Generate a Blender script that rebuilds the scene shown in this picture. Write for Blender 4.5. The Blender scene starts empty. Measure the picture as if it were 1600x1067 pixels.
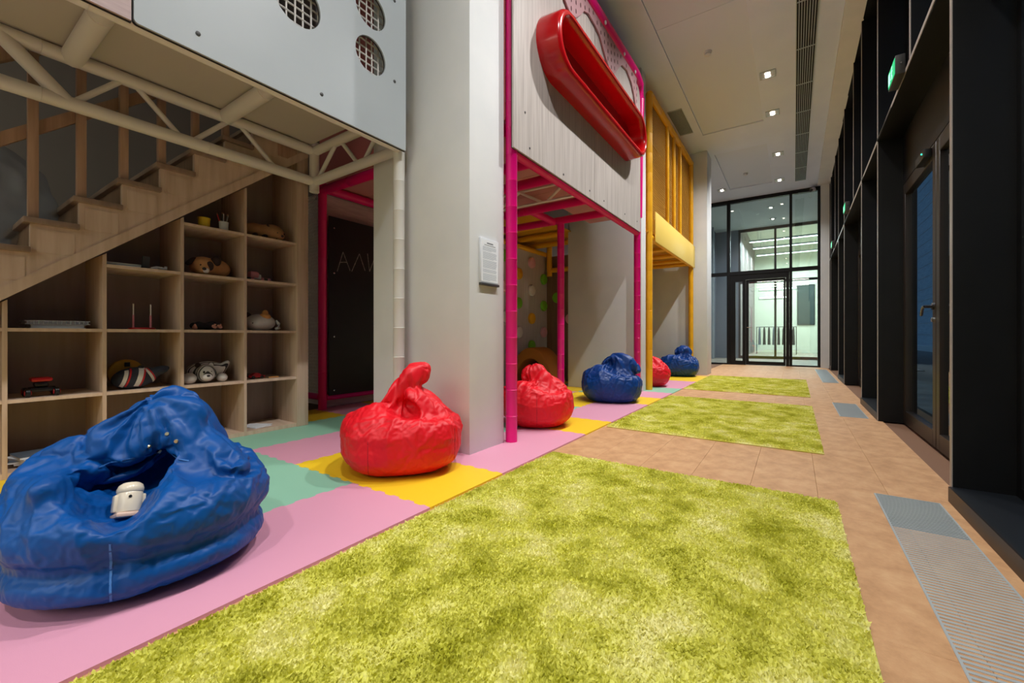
import bpy, bmesh, math, random
import numpy as np
from mathutils import Vector, Matrix, noise
import openvdb as vdb

scene = bpy.context.scene
COL = scene.collection
PI = math.pi
random.seed(7)

# ------------------------------------------------------------------ camera
cam_d = bpy.data.cameras.new('camera')
cam = bpy.data.objects.new('camera', cam_d)
COL.objects.link(cam)
cam.location = (0, 0, 0.84)
cam.rotation_euler = (PI / 2, 0, math.atan2(441, 655))
cam_d.sensor_width = 36
cam_d.lens = 36 * 655 / 1600
cam_d.shift_y = -9 / 1600
cam_d.clip_start = 0.02
scene.camera = cam

# ------------------------------------------------------------------ world, exposure
w = bpy.data.worlds.new('dusk_sky')
scene.world = w
w.use_nodes = True
w.node_tree.nodes['Background'].inputs[0].default_value = (0.13, 0.26, 0.42, 1)
w.node_tree.nodes['Background'].inputs[1].default_value = 1.2
scene.view_settings.view_transform = 'Standard'
scene.view_settings.look = 'None'
scene.view_settings.gamma = 1
scene.view_settings.use_curve_mapping = False
scene.view_settings.exposure = 0.0
REAR_W = 78.0
HALL_W = 260.0
WALL_W = 200.0           # its head tilted to the wall side
LAMP_W = 190.0           # watts of one twin downlight
LAMP_COL = (1.0, 0.985, 0.97)


def lin(c):
    return c / 12.92 if c <= 0.04045 else ((c + 0.055) / 1.055) ** 2.4


def hx(s):
    return tuple(lin(int(s[i:i + 2], 16) / 255) for i in (0, 2, 4)) + (1,)


# ------------------------------------------------------------------ materials
def base_mat(name, col, rough=0.6, metal=0.0, spec=0.5):
    m = bpy.data.materials.new(name)
    m.use_nodes = True
    b = m.node_tree.nodes['Principled BSDF']
    b.inputs['Base Color'].default_value = hx(col) if isinstance(col, str) else col
    b.inputs['Roughness'].default_value = rough
    b.inputs['Metallic'].default_value = metal
    b.inputs['Specular IOR Level'].default_value = spec
    return m


def coords(nt, scale=(1, 1, 1), rot=(0, 0, 0)):
    tc = nt.nodes.new('ShaderNodeTexCoord')
    mp = nt.nodes.new('ShaderNodeMapping')
    mp.inputs['Scale'].default_value = scale
    mp.inputs['Rotation'].default_value = rot
    nt.links.new(tc.outputs['Object'], mp.inputs['Vector'])
    return mp.outputs['Vector']


def noise_mat(name, cols, scale=6, stretch=(1, 1, 1), rough=0.6, detail=4, bump=0.0, bump_scale=200, metal=0, spec=0.5, lo=0.35, hi=0.65):
    m = base_mat(name, cols[0], rough, metal, spec)
    nt = m.node_tree
    b = nt.nodes['Principled BSDF']
    v = coords(nt, stretch)
    n = nt.nodes.new('ShaderNodeTexNoise')
    n.inputs['Scale'].default_value = scale
    n.inputs['Detail'].default_value = detail
    n.inputs['Roughness'].default_value = 0.7 if detail > 12 else 0.5
    nt.links.new(v, n.inputs['Vector'])
    r = nt.nodes.new('ShaderNodeValToRGB')
    els = r.color_ramp.elements
    els[0].position = lo
    els[1].position = hi
    els[0].color = hx(cols[0])
    els[1].color = hx(cols[-1])
    for i, c in enumerate(cols[1:-1]):
        e = els.new(lo + (hi - lo) * (i + 1) / (len(cols) - 1))
        e.color = hx(c)
    nt.links.new(n.outputs['Fac'], r.inputs['Fac'])
    nt.links.new(r.outputs['Color'], b.inputs['Base Color'])
    if bump:
        n2 = nt.nodes.new('ShaderNodeTexNoise')
        n2.inputs['Scale'].default_value = bump_scale
        n2.inputs['Detail'].default_value = 3
        nt.links.new(coords(nt), n2.inputs['Vector'])
        bp = nt.nodes.new('ShaderNodeBump')
        bp.inputs['Strength'].default_value = bump
        bp.inputs['Distance'].default_value = 0.004
        nt.links.new(n2.outputs['Fac'], bp.inputs['Height'])
        nt.links.new(bp.outputs['Normal'], b.inputs['Normal'])
    return m


def emit_mat(name, col, strength):
    m = base_mat(name, col, 0.5)
    b = m.node_tree.nodes['Principled BSDF']
    b.inputs['Emission Color'].default_value = hx(col)
    b.inputs['Emission Strength'].default_value = strength
    return m


def glass_mat(name, tint=(0.9, 0.95, 0.95), ior=1.5, refl=1.0):
    m = bpy.data.materials.new(name)
    m.use_nodes = True
    nt = m.node_tree
    nt.nodes.remove(nt.nodes['Principled BSDF'])
    out = nt.nodes['Material Output']
    tr = nt.nodes.new('ShaderNodeBsdfTransparent')
    tr.inputs[0].default_value = (*tint, 1)
    gl = nt.nodes.new('ShaderNodeBsdfGlossy')
    gl.inputs['Roughness'].default_value = 0.0
    gl.inputs[0].default_value = (refl, refl, refl, 1)
    fr = nt.nodes.new('ShaderNodeFresnel')
    fr.inputs['IOR'].default_value = ior
    mx = nt.nodes.new('ShaderNodeMixShader')
    # thin sheet: reflect at the entry face only (no total internal reflection at the exit face)
    ge = nt.nodes.new('ShaderNodeNewGeometry')
    inv = nt.nodes.new('ShaderNodeMath')
    inv.operation = 'SUBTRACT'
    inv.inputs[0].default_value = 1.0
    mu = nt.nodes.new('ShaderNodeMath')
    mu.operation = 'MULTIPLY'
    nt.links.new(ge.outputs['Backfacing'], inv.inputs[1])
    nt.links.new(inv.outputs[0], mu.inputs[0])
    nt.links.new(fr.outputs[0], mu.inputs[1])
    nt.links.new(mu.outputs[0], mx.inputs[0])
    nt.links.new(tr.outputs[0], mx.inputs[1])
    nt.links.new(gl.outputs[0], mx.inputs[2])
    nt.links.new(mx.outputs[0], out.inputs['Surface'])
    return m


def wave_mat(name, c0, c1, scale=20, dist=3, rough=0.8, lo=0.45, hi=0.6, direction='X'):
    m = base_mat(name, c0, rough)
    nt = m.node_tree
    n = nt.nodes.new('ShaderNodeTexWave')
    n.bands_direction = direction
    n.inputs['Scale'].default_value = scale
    n.inputs['Distortion'].default_value = dist
    n.inputs['Detail'].default_value = 1
    nt.links.new(coords(nt), n.inputs['Vector'])
    r = nt.nodes.new('ShaderNodeValToRGB')
    r.color_ramp.elements[0].position = lo
    r.color_ramp.elements[1].position = hi
    r.color_ramp.elements[0].color = hx(c0)
    r.color_ramp.elements[1].color = hx(c1)
    nt.links.new(n.outputs['Fac'], r.inputs['Fac'])
    nt.links.new(r.outputs['Color'], nt.nodes['Principled BSDF'].inputs['Base Color'])
    return m


M = {}
M['white_paint'] = noise_mat('white_paint', ['d6d8d8', 'dcdddc'], 3, rough=0.75, bump=0.05)
M['ceiling'] = noise_mat('ceiling_paint', ['dbe5fa', 'dfe9fd'], 2, rough=0.85)
M['ceil_panel'] = base_mat('ceiling_panel_paint', 'd8e1f2', 0.8)
M['white_lam'] = noise_mat('white_laminate', ['a9b1b5', 'adb5b9'], 2, rough=0.45)
M['core_edge'] = base_mat('dark_panel_core', '26201e', 0.7)
M['cork'] = noise_mat('cork_tile', ['ab7f55', 'c39569', 'd2a87b'], 7, rough=0.6, detail=15, bump=0.25, bump_scale=160, lo=0.3, hi=0.7)
M['slab'] = base_mat('dark_slab', '7d5c46', 0.9)
M['black_metal'] = noise_mat('black_metal', ['0c0c0e', '111113'], 4, rough=0.42, spec=0.3)
M['lit_edge'] = base_mat('lit_edge_metal', 'aaa39d', 0.45, 0.2)  # front edges of the dark metal, light falling on them put into the colour
M['dark_sill'] = base_mat('dark_sill', '1d2126', 0.35)
M['frame_brown'] = base_mat('brown_tint_frame', '2e2621', 0.4, 0.3)  # dark frame with the brown of the reflected floor put into its colour
M['glass'] = glass_mat('window_glass', (0.82, 0.9, 0.92))
M['glass_clear'] = glass_mat('door_glass', (0.78, 0.84, 0.85), 2.0)
M['chrome'] = base_mat('chrome', 'c9c9c9', 0.15, 1.0)
M['dark_chrome'] = base_mat('dark_chrome', '5c5c60', 0.2, 0.9)
M['steel'] = base_mat('galvanised_steel', 'b4bbbd', 0.4, 0.25)
M['dark_pan'] = base_mat('dark_pan', '0d0e10', 0.8)
M['wood'] = noise_mat('oak_laminate', ['bea48c', 'cab19b', 'd2bba7'], 4, (1, 6, 0.6), rough=0.5, detail=6, lo=0.3, hi=0.7)
M['wood_v'] = noise_mat('oak_laminate_upright', ['b49a82', 'c2a994', 'cab39e'], 4, (9, 9, 0.5), rough=0.5, detail=6, lo=0.3, hi=0.7)
M['tread'] = noise_mat('dark_oak_tread', ['86705f', '967f6e'], 5, (1, 5, 1), rough=0.45, detail=6)
M['baluster'] = noise_mat('oak_baluster', ['a3826b', 'b5947c'], 4, (8, 8, 0.6), rough=0.5)
M['shelf_back'] = noise_mat('shelf_back_board', ['96857c', '9e8d84'], 3, (1, 8, 0.6), rough=0.6)
M['greywood'] = noise_mat('grey_wood_laminate', ['a19892', 'b3aaa4', 'beb6b0'], 5, (9, 9, 0.35), rough=0.5, detail=8, lo=0.3, hi=0.7)
M['pinkwash'] = noise_mat('pinkish_wood_laminate', ['b09a98', 'c0aaa8'], 5, (1, 1, 12), rough=0.6)
M['cream_tube'] = base_mat('cream_sleeve', 'dcd7d0', 0.5)
M['cream_board'] = base_mat('cream_board', 'bdb6ad', 0.7)
M['white_tube'] = base_mat('white_sleeve', 'dfdfdb', 0.4)
M['pink'] = base_mat('magenta_sleeve', 'e80080', 0.35)
M['pink_beam'] = base_mat('magenta_beam', 'e6006c', 0.45)
M['deck_pink'] = base_mat('dusky_pink_board', 'c98a86', 0.7)
M['pink_drip'] = base_mat('pink_perforated_board', 'b08a8e', 0.5)
M['slot'] = base_mat('dark_slot', '4a2028', 0.8)
M['yellow'] = base_mat('yellow_sleeve', 'f2b21c', 0.4)
M['yellow_light'] = base_mat('pale_yellow_board', 'e8c860', 0.5)
M['mustard'] = base_mat('mustard_board', 'd89c14', 0.6)
M['net_mustard'] = base_mat('mustard_netting', 'b8841e', 0.8)
M['net_white'] = base_mat('white_netting', 'f4eeea', 0.8)
M['net_rope'] = base_mat('grey_rope_net', 'dcd8d2', 0.8)
M['red_gloss'] = base_mat('glossy_red_plastic', 'b2050f', 0.2)
M['chalkboard'] = noise_mat('black_chalkboard', ['161415', '1b191a'], 6, rough=0.55)
M['chalk'] = base_mat('chalk', '948b86', 0.95)
M['dark_wall'] = base_mat('grey_wall_paint', '8b8480', 0.9)
M['shade_wall'] = base_mat('taupe_wall_paint', '9c938c', 0.9)
M['darkwood'] = noise_mat('brown_wood', ['7b5f48', '8a6c52'], 4, (8, 8, 0.5), rough=0.6)
M['orange'] = base_mat('orange_foam', 'b87420', 0.6)
for n_, c_ in dict(pink='d898b0', yellow='ecc422', green='8cc0a6').items():
    M['mat_' + n_] = noise_mat('foam_' + n_, [c_, c_], 3, rough=0.5, bump=0.12, bump_scale=500)
M['hold_pink'] = base_mat('hold_pink', 'f0b4ba', 0.5)
M['hold_yellow'] = base_mat('hold_yellow', 'f4b418', 0.5)
M['hold_green'] = base_mat('hold_green', '7fd030', 0.5)
M['hold_white'] = base_mat('hold_white', 'eee8e0', 0.5)
M['nylon_blue'] = noise_mat('blue_nylon', ['00468c', '004c95'], 5, rough=0.45, bump=0.05, bump_scale=900, spec=0.32)
M['nylon_navy'] = noise_mat('dark_blue_nylon', ['0a3474', '0b3a80'], 5, rough=0.42, bump=0.05, bump_scale=900, spec=0.35)
M['nylon_red'] = noise_mat('red_nylon', ['d2041a', 'dc0a20'], 5, rough=0.5, bump=0.05, bump_scale=900, spec=0.45)
M['seam_blue'] = base_mat('blue_seam_tape', '3c7ac4', 0.5)
M['seam_red'] = base_mat('red_seam', 'a80018', 0.6)
M['eyelet'] = base_mat('brass_eyelet', 'c9c0a0', 0.3, 0.8)
M['plastic_clear'] = glass_mat('clear_plastic_wrap', (0.84, 0.86, 0.88), 1.35, 0.6)
def hazy(m, col, f):
    nt = m.node_tree
    out = nt.nodes['Material Output']
    old = out.inputs['Surface'].links[0].from_socket
    d = nt.nodes.new('ShaderNodeBsdfDiffuse')
    d.inputs[0].default_value = hx(col)
    mx = nt.nodes.new('ShaderNodeMixShader')
    mx.inputs[0].default_value = f
    nt.links.new(old, mx.inputs[1])
    nt.links.new(d.outputs[0], mx.inputs[2])
    nt.links.new(mx.outputs[0], out.inputs['Surface'])


hazy(M['plastic_clear'], 'c0c9d6', 0.33)
M['lamp'] = emit_mat('lamp_disc', 'fff4e2', 14.0)
M['led'] = emit_mat('linear_lamp_tube', 'fbffea', 12.0)
M['exit_green'] = emit_mat('exit_sign_green', '10b070', 0.9)
M['exit_white'] = emit_mat('exit_sign_white', '9cf2cc', 1.1)
M['green_led'] = emit_mat('green_led', '30e0a0', 3.0)
M['sign_grey'] = base_mat('grey_sign_box', '3c3b3a', 0.5)
M['hall_wall'] = base_mat('cream_hall_paint', 'dfe2cf', 0.8)
M['vest_wall'] = base_mat('slate_blue_paint', '76808e', 0.6)
M['vest_ceiling'] = base_mat('grey_lobby_ceiling', 'cfd6d6', 0.8)
M['lobby_floor'] = base_mat('lobby_floor_stone', 'a09688', 0.35)
M['paving'] = noise_mat('outdoor_paving', ['4d545c', '5b636b'], 6, rough=0.8)
M['kerb'] = base_mat('pale_kerb', 'b4bdc4', 0.8)
M['outer_wall'] = noise_mat('outdoor_cladding', ['6b7c8b', '7c8e9c'], 3, (1, 0.4, 4), rough=0.8)
M['paper'] = base_mat('paper', 'e2e5e8', 0.7)
M['ink'] = base_mat('grey_print', 'bcc3ca', 0.8)
M['ink_dark'] = base_mat('dark_print', '6b6e74', 0.8)
M['black'] = base_mat('black_plastic', '141213', 0.4)
M['dark_cloth'] = base_mat('dark_cloth', '1c1a1e', 0.9)
M['white_plastic'] = base_mat('white_plastic', 'cfd2d6', 0.35)
M['cream_plastic'] = base_mat('cream_plastic', 'ddd0b8', 0.22)
M['beige_plastic'] = base_mat('beige_pink_plastic', 'd8b6a0', 0.4)
M['toy_red'] = base_mat('red_toy_plastic', 'b81420', 0.4)
M['toy_pink'] = base_mat('pink_toy_plastic', 'd98a98', 0.5)
M['toy_yellow'] = base_mat('yellow_toy_plastic', 'e8c81c', 0.45)
M['plush_tan'] = noise_mat('tan_plush', ['b98656', 'c59262'], 20, rough=0.95, bump=0.5, bump_scale=300)
M['plush_brown'] = noise_mat('brown_plush', ['9a7048', 'a67c52'], 20, rough=0.95, bump=0.5, bump_scale=300)
M['plush_dark'] = noise_mat('dark_plush', ['2e1f1c', '382622'], 20, rough=0.95, bump=0.5, bump_scale=300)
M['plush_white'] = noise_mat('white_plush', ['d3cfcb', 'dcd8d4'], 20, rough=0.95, bump=0.5, bump_scale=300)
M['plush_orange'] = noise_mat('orange_plush', ['cf9150', 'd99c5a'], 20, rough=0.95)
M['plush_tiger'] = wave_mat('striped_white_plush', '2a2a2c', 'd3d1ce', 11, 5, lo=0.18, hi=0.3)
M['skin_pink'] = base_mat('doll_pink', 'd79a84', 0.6)
M['stripe_cloth'] = wave_mat('navy_cloth', '262c3a', '2c3342', 8, 1)
M['magazine_a'] = base_mat('magazine_cover_blue', '5d6a78', 0.5)
M['magazine_b'] = base_mat('magazine_cover_sand', 'a08a74', 0.5)


def rug_mat():
    m = base_mat('lime_shag', 'c6cb52', 0.85)
    nt = m.node_tree
    b = nt.nodes['Principled BSDF']
    n = nt.nodes.new('ShaderNodeTexNoise')
    n.inputs['Scale'].default_value = 4.5
    n.inputs['Detail'].default_value = 5
    n.inputs['Roughness'].default_value = 0.62
    nt.links.new(coords(nt), n.inputs['Vector'])
    r = nt.nodes.new('ShaderNodeValToRGB')  # pale and dark patches paint light and shade on the brushed pile
    r.color_ramp.elements[0].position = 0.36
    r.color_ramp.elements[1].position = 0.66
    r.color_ramp.elements[0].color = hx('cbca48')
    r.color_ramp.elements[1].color = hx('f9f5b4')
    e = r.color_ramp.elements.new(0.5)
    e.color = hx('ebe976')
    nt.links.new(n.outputs['Fac'], r.inputs['Fac'])
    df = nt.nodes.new('ShaderNodeBsdfDiffuse')
    tl = nt.nodes.new('ShaderNodeBsdfTranslucent')
    mx = nt.nodes.new('ShaderNodeMixShader')
    mx.inputs[0].default_value = 0.25
    nt.links.new(r.outputs['Color'], df.inputs['Color'])
    nt.links.new(r.outputs['Color'], tl.inputs['Color'])
    nt.links.new(df.outputs[0], mx.inputs[1])
    nt.links.new(tl.outputs[0], mx.inputs[2])
    nt.links.new(mx.outputs[0], nt.nodes['Material Output'].inputs['Surface'])
    return m


M['shag'] = rug_mat()
M['rug_base'] = base_mat('rug_backing', 'b9b648', 0.9)


# ------------------------------------------------------------------ mesh builder
class MB:
    def __init__(s):
        s.v = []
        s.f = []

    def add(s, vs, fs):
        o = len(s.v)
        s.v += [tuple(p) for p in vs]
        s.f += [tuple(i + o for i in f) for f in fs]
        return s

    def box(s, x0, x1, y0, y1, z0, z1):
        return s.add([(x0, y0, z0), (x1, y0, z0), (x1, y1, z0), (x0, y1, z0), (x0, y0, z1), (x1, y0, z1), (x1, y1, z1), (x0, y1, z1)],
                     [(3, 2, 1, 0), (4, 5, 6, 7), (0, 1, 5, 4), (1, 2, 6, 5), (2, 3, 7, 6), (3, 0, 4, 7)])

    def obox(s, c, half, rot):
        mt = rot.to_matrix() if hasattr(rot, 'to_matrix') else rot
        vs = []
        for z in (-1, 1):
            for x, y in ((-1, -1), (1, -1), (1, 1), (-1, 1)):
                vs.append(Vector(c) + mt @ Vector((x * half[0], y * half[1], z * half[2])))
        return s.add(vs, [(3, 2, 1, 0), (4, 5, 6, 7), (0, 1, 5, 4), (1, 2, 6, 5), (2, 3, 7, 6), (3, 0, 4, 7)])

    def ring_stack(s, rings, cap=True):
        n = len(rings[0])
        vs = [p for r in rings for p in r]
        fs = []
        for k in range(len(rings) - 1):
            for i in range(n):
                j = (i + 1) % n
                fs.append((k * n + i, k * n + j, (k + 1) * n + j, (k + 1) * n + i))
        if cap:
            fs.append(tuple(range(n - 1, -1, -1)))
            fs.append(tuple((len(rings) - 1) * n + i for i in range(n)))
        return s.add(vs, fs)

    def tube(s, p0, p1, r, n=14, r1=None):
        p0, p1 = Vector(p0), Vector(p1)
        d = (p1 - p0).normalized()
        a = d.orthogonal().normalized()
        b = d.cross(a)
        rr = []
        for p, q in ((p0, r), (p1, r if r1 is None else r1)):
            rr.append([p + (a * math.cos(t) + b * math.sin(t)) * q for t in [2 * PI * i / n for i in range(n)]])
        return s.ring_stack(rr)

    def sleeve(s, p0, p1, r, pitch=0.2, n=16, groove=0.05):
        # a padded pipe: sleeve lengths with a raised welt at every joint
        p0, p1 = Vector(p0), Vector(p1)
        L = (p1 - p0).length
        d = (p1 - p0) / L
        a = d.orthogonal().normalized()
        b = d.cross(a)
        k = max(1, round(L / pitch))
        rr = []
        prof = []
        for i in range(k):
            t0, t1 = L * i / k, L * (i + 1) / k
            prof += [(t0 + 0.004, r), (t1 - 0.006, r), (t1 - 0.003, r * (1 + groove)), (t1, r * 0.97)]
        prof = [(0, r)] + prof
        for t, q in prof:
            rr.append([p0 + d * t + (a * math.cos(u) + b * math.sin(u)) * q for u in [2 * PI * i / n for i in range(n)]])
        return s.ring_stack(rr)

    def path(s, pts, r, n=8):
        pts = [Vector(p) for p in pts]
        rr = []
        for i, p in enumerate(pts):
            d = (pts[min(i + 1, len(pts) - 1)] - pts[max(i - 1, 0)]).normalized()
            ref = Vector((0, 0, 1)) if abs(d.z) < 0.9 else Vector((1, 0, 0))
            a = d.cross(ref).normalized()
            b = d.cross(a)
            q = r[i] if isinstance(r, (list, tuple)) else r
            rr.append([p + (a * math.cos(t) + b * math.sin(t)) * q for t in [2 * PI * k / n for k in range(n)]])
        return s.ring_stack(rr)

    def lathe(s, c, prof, n=24, axis='z'):
        rr = []
        for r, h in prof:
            ring = []
            for i in range(n):
                t = 2 * PI * i / n
                x, y = r * math.cos(t), r * math.sin(t)
                p = {'z': (x, y, h), 'x': (h, x, y), 'y': (y, h, x)}[axis]
                ring.append(Vector(c) + Vector(p))
            rr.append(ring)
        return s.ring_stack(rr)

    def prism(s, pts, axis, a0, a1):
        # 2-D polygon extruded along an axis: 'x' -> pts are (y,z); 'y' -> (x,z); 'z' -> (x,y)
        n = len(pts)

        def mk(p, a):
            return {'x': (a, p[0], p[1]), 'y': (p[0], a, p[1]), 'z': (p[0], p[1], a)}[axis]
        vs = [mk(p, a0) for p in pts] + [mk(p, a1) for p in pts]
        fs = [tuple(range(n - 1, -1, -1)), tuple(range(n, 2 * n))]
        for i in range(n):
            j = (i + 1) % n
            fs.append((i, j, n + j, n + i))
        return s.add(vs, fs)

    def ell(s, c, r, rot=None, nu=20, nv=12):
        mt = Matrix.Identity(3) if rot is None else rot
        vs = [Vector(c) + mt @ Vector((0, 0, -r[2]))]
        for j in range(1, nv):
            ph = -PI / 2 + PI * j / nv
            for i in range(nu):
                t = 2 * PI * i / nu
                vs.append(Vector(c) + mt @ Vector((r[0] * math.cos(ph) * math.cos(t), r[1] * math.cos(ph) * math.sin(t), r[2] * math.sin(ph))))
        vs.append(Vector(c) + mt @ Vector((0, 0, r[2])))
        fs = [(0, 1 + (i + 1) % nu, 1 + i) for i in range(nu)]
        for j in range(nv - 2):
            for i in range(nu):
                a = 1 + j * nu
                fs.append((a + i, a + (i + 1) % nu, a + nu + (i + 1) % nu, a + nu + i))
        e = 1 + (nv - 2) * nu
        fs += [(e + i, e + (i + 1) % nu, len(vs) - 1) for i in range(nu)]
        return s.add(vs, fs)


def world_loc(o):
    p = Vector(o.location)
    while o.parent:
        o = o.parent
        p += Vector(o.location)
    return p


def link_mesh(name, me, mat, parent):
    me.materials.append(mat)
    o = bpy.data.objects.new(name, me)
    COL.objects.link(o)
    if parent:
        o.parent = parent
    return o


def obj(name, mb, mat, parent=None, bevel=0.0, smooth=True, seg=2, loc=None, local=False):
    off = world_loc(parent) if parent and not local else Vector((0, 0, 0))
    if loc is not None:
        off = off + (Vector(loc) - off)
    elif parent is None:
        arr = np.array(mb.v)
        off = Vector(((arr[:, 0].min() + arr[:, 0].max()) / 2, (arr[:, 1].min() + arr[:, 1].max()) / 2, arr[:, 2].min()))
    me = bpy.data.meshes.new(name)
    me.from_pydata([(v[0] - off.x, v[1] - off.y, v[2] - off.z) for v in mb.v], [], mb.f)
    bm = bmesh.new()
    bm.from_mesh(me)
    bmesh.ops.recalc_face_normals(bm, faces=bm.faces)
    if bevel:
        es = [e for e in bm.edges if len(e.link_faces) == 2 and e.calc_face_angle(0) > 0.6]
        bmesh.ops.bevel(bm, geom=es, offset=bevel, segments=seg, profile=0.5, affect='EDGES', clamp_overlap=True)
    bm.to_mesh(me)
    bm.free()
    if smooth:
        me.polygons.foreach_set('use_smooth', [True] * len(me.polygons))
        me.set_sharp_from_angle(angle=math.radians(38))
    o = link_mesh(name, me, mat, parent)
    if parent is None:
        o.location = off
    elif loc is not None:
        o.location = off - world_loc(parent)
    return o


def tag(o, label=None, cat=None, group=None, kind=None):
    if label:
        o['label'] = label
    if cat:
        o['category'] = cat
    if group:
        o['group'] = group
    if kind:
        o['kind'] = kind
    return o


def thing(name, label, cat, loc=(0, 0, 0), group=None, kind=None):
    o = bpy.data.objects.new(name, None)
    o.empty_display_size = 0.1
    COL.objects.link(o)
    o.location = loc
    return tag(o, label, cat, group, kind)


def struct(name, mb, mat, label=None, **k):
    return tag(obj(name, mb, mat, **k), label, None, None, 'structure')


def sempty(name, loc, label=None):
    return thing(name, label, None, loc, None, 'structure')


def dup(root, loc, label=None):
    r = root.copy()
    COL.objects.link(r)
    r.location = loc
    if label:
        r['label'] = label
    for ch in list(root.children):
        c = ch.copy()
        COL.objects.link(c)
        c.parent = r
        for g in list(ch.children):
            d = g.copy()
            COL.objects.link(d)
            d.parent = c
    return r


# ------------------------------------------------------------------ implicit surfaces (soft things)
def R3(rx=0, ry=0, rz=0):
    return (Matrix.Rotation(rz, 3, 'Z') @ Matrix.Rotation(ry, 3, 'Y') @ Matrix.Rotation(rx, 3, 'X'))


def sdf_mesh(prims, vox, pad=0.05):
    """prims: (op, kind, params..., k). Returns vertices and quads of the blended surface."""
    lo = np.array([1e9] * 3)
    hi = -lo
    for p in prims:
        if p['op'] == 'add':
            c = np.array(p['c'], float)
            e = max(p['r']) if p['kind'] == 'ell' else p['ext']
            lo = np.minimum(lo, c - e - pad)
            hi = np.maximum(hi, c + e + pad)
    n = np.ceil((hi - lo) / vox).astype(int) + 1
    ax = [lo[i] + vox * np.arange(n[i]) for i in range(3)]
    G = np.stack(np.meshgrid(*ax, indexing='ij'), -1)
    D = None
    for p in prims:
        q = G - np.array(p['c'], float)
        if p.get('rot') is not None:
            q = q @ np.array(p['rot'])
        r = np.array(p['r'], float)
        if p['kind'] == 'ell':
            e = p.get('pw', 2.0)
            if e == 2.0:
                k0 = np.sqrt(((q / r) ** 2).sum(-1))
                k1 = np.sqrt(((q / (r * r)) ** 2).sum(-1)) + 1e-9
                d = k0 * (k0 - 1) / k1
            else:
                k0 = (np.abs(q / r) ** e).sum(-1) ** (1 / e)
                d = (k0 - 1) * r.min()
        else:
            a = np.abs(q) - r
            d = np.sqrt((np.maximum(a, 0) ** 2).sum(-1)) + np.minimum(a.max(-1), 0) - p.get('round', 0.01)
        k = p.get('k', 0.03)
        if D is None:
            D = d
        elif p['op'] == 'add':
            h = np.clip(0.5 + 0.5 * (D - d) / k, 0, 1)
            D = D * (1 - h) + d * h - k * h * (1 - h)
        else:
            h = np.clip(0.5 - 0.5 * (D + d) / k, 0, 1)
            D = D * (1 - h) - d * h + k * h * (1 - h)
    zf = next((p['floor'] for p in prims if 'floor' in p), None)
    if zf is not None:
        D = np.maximum(D, zf - G[..., 2])
    g = vdb.FloatGrid()
    g.background = 1.0
    g.copyFromArray(D.astype('f4'))
    pts, quads = g.convertToQuads(isovalue=0.0)
    return pts * vox + lo, quads


def ell(c, r, rot=None, k=0.04, op='add', **kw):
    return dict(op=op, kind='ell', c=c, r=r, rot=rot, k=k, **kw)


def soft_mesh(name, prims, vox, mat, parent, disp=None, loc=None, smooth_it=3, local=False):
    v, q = sdf_mesh(prims, vox)
    me = bpy.data.meshes.new(name)
    base = Vector((0, 0, 0)) if local else (Vector(loc) if loc is not None else world_loc(parent))
    me.from_pydata([Vector(p) - base for p in v], [], [tuple(reversed(list(f))) for f in q.tolist()])
    bm = bmesh.new()
    bm.from_mesh(me)
    for _ in range(smooth_it):
        bmesh.ops.smooth_vert(bm, verts=bm.verts, factor=0.5, use_axis_x=True, use_axis_y=True, use_axis_z=True)
    bmesh.ops.recalc_face_normals(bm, faces=bm.faces)
    bm.normal_update()
    if disp:
        new = [v_.co + v_.normal * disp(v_.co, v_.normal) for v_ in bm.verts]
        for v_, c in zip(bm.verts, new):
            v_.co = c
    bm.to_mesh(me)
    bm.free()
    me.polygons.foreach_set('use_smooth', [True] * len(me.polygons))
    o = link_mesh(name, me, mat, parent)
    if loc is not None and parent is not None:
        o.location = base - world_loc(parent)
    elif loc is not None:
        o.location = base
    return o


def ridged(p):
    return 1 - abs(noise.noise(p)) * 2


# ================================================================== SETTING
def fx(y):
    return 0.635 + 0.0085 * y


def sub_rects(r, holes):
    out = [r]
    for h in holes:
        nxt = []
        for (a, b, c, d) in out:
            if h[0] >= b or h[1] <= a or h[2] >= d or h[3] <= c:
                nxt.append((a, b, c, d))
                continue
            if h[2] > c:
                nxt.append((a, b, c, h[2]))
            if h[3] < d:
                nxt.append((a, b, h[3], d))
            c2, d2 = max(c, h[2]), min(d, h[3])
            if h[0] > a:
                nxt.append((a, h[0], c2, d2))
            if h[1] < b:
                nxt.append((h[1], b, c2, d2))
        out = nxt
    return out


GRATES = [(0.352, 0.606, -0.62, 2.935), (0.394, 0.628, 5.53, 6.62), (0.425, 0.662, 9.38, 12.9)]

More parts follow.
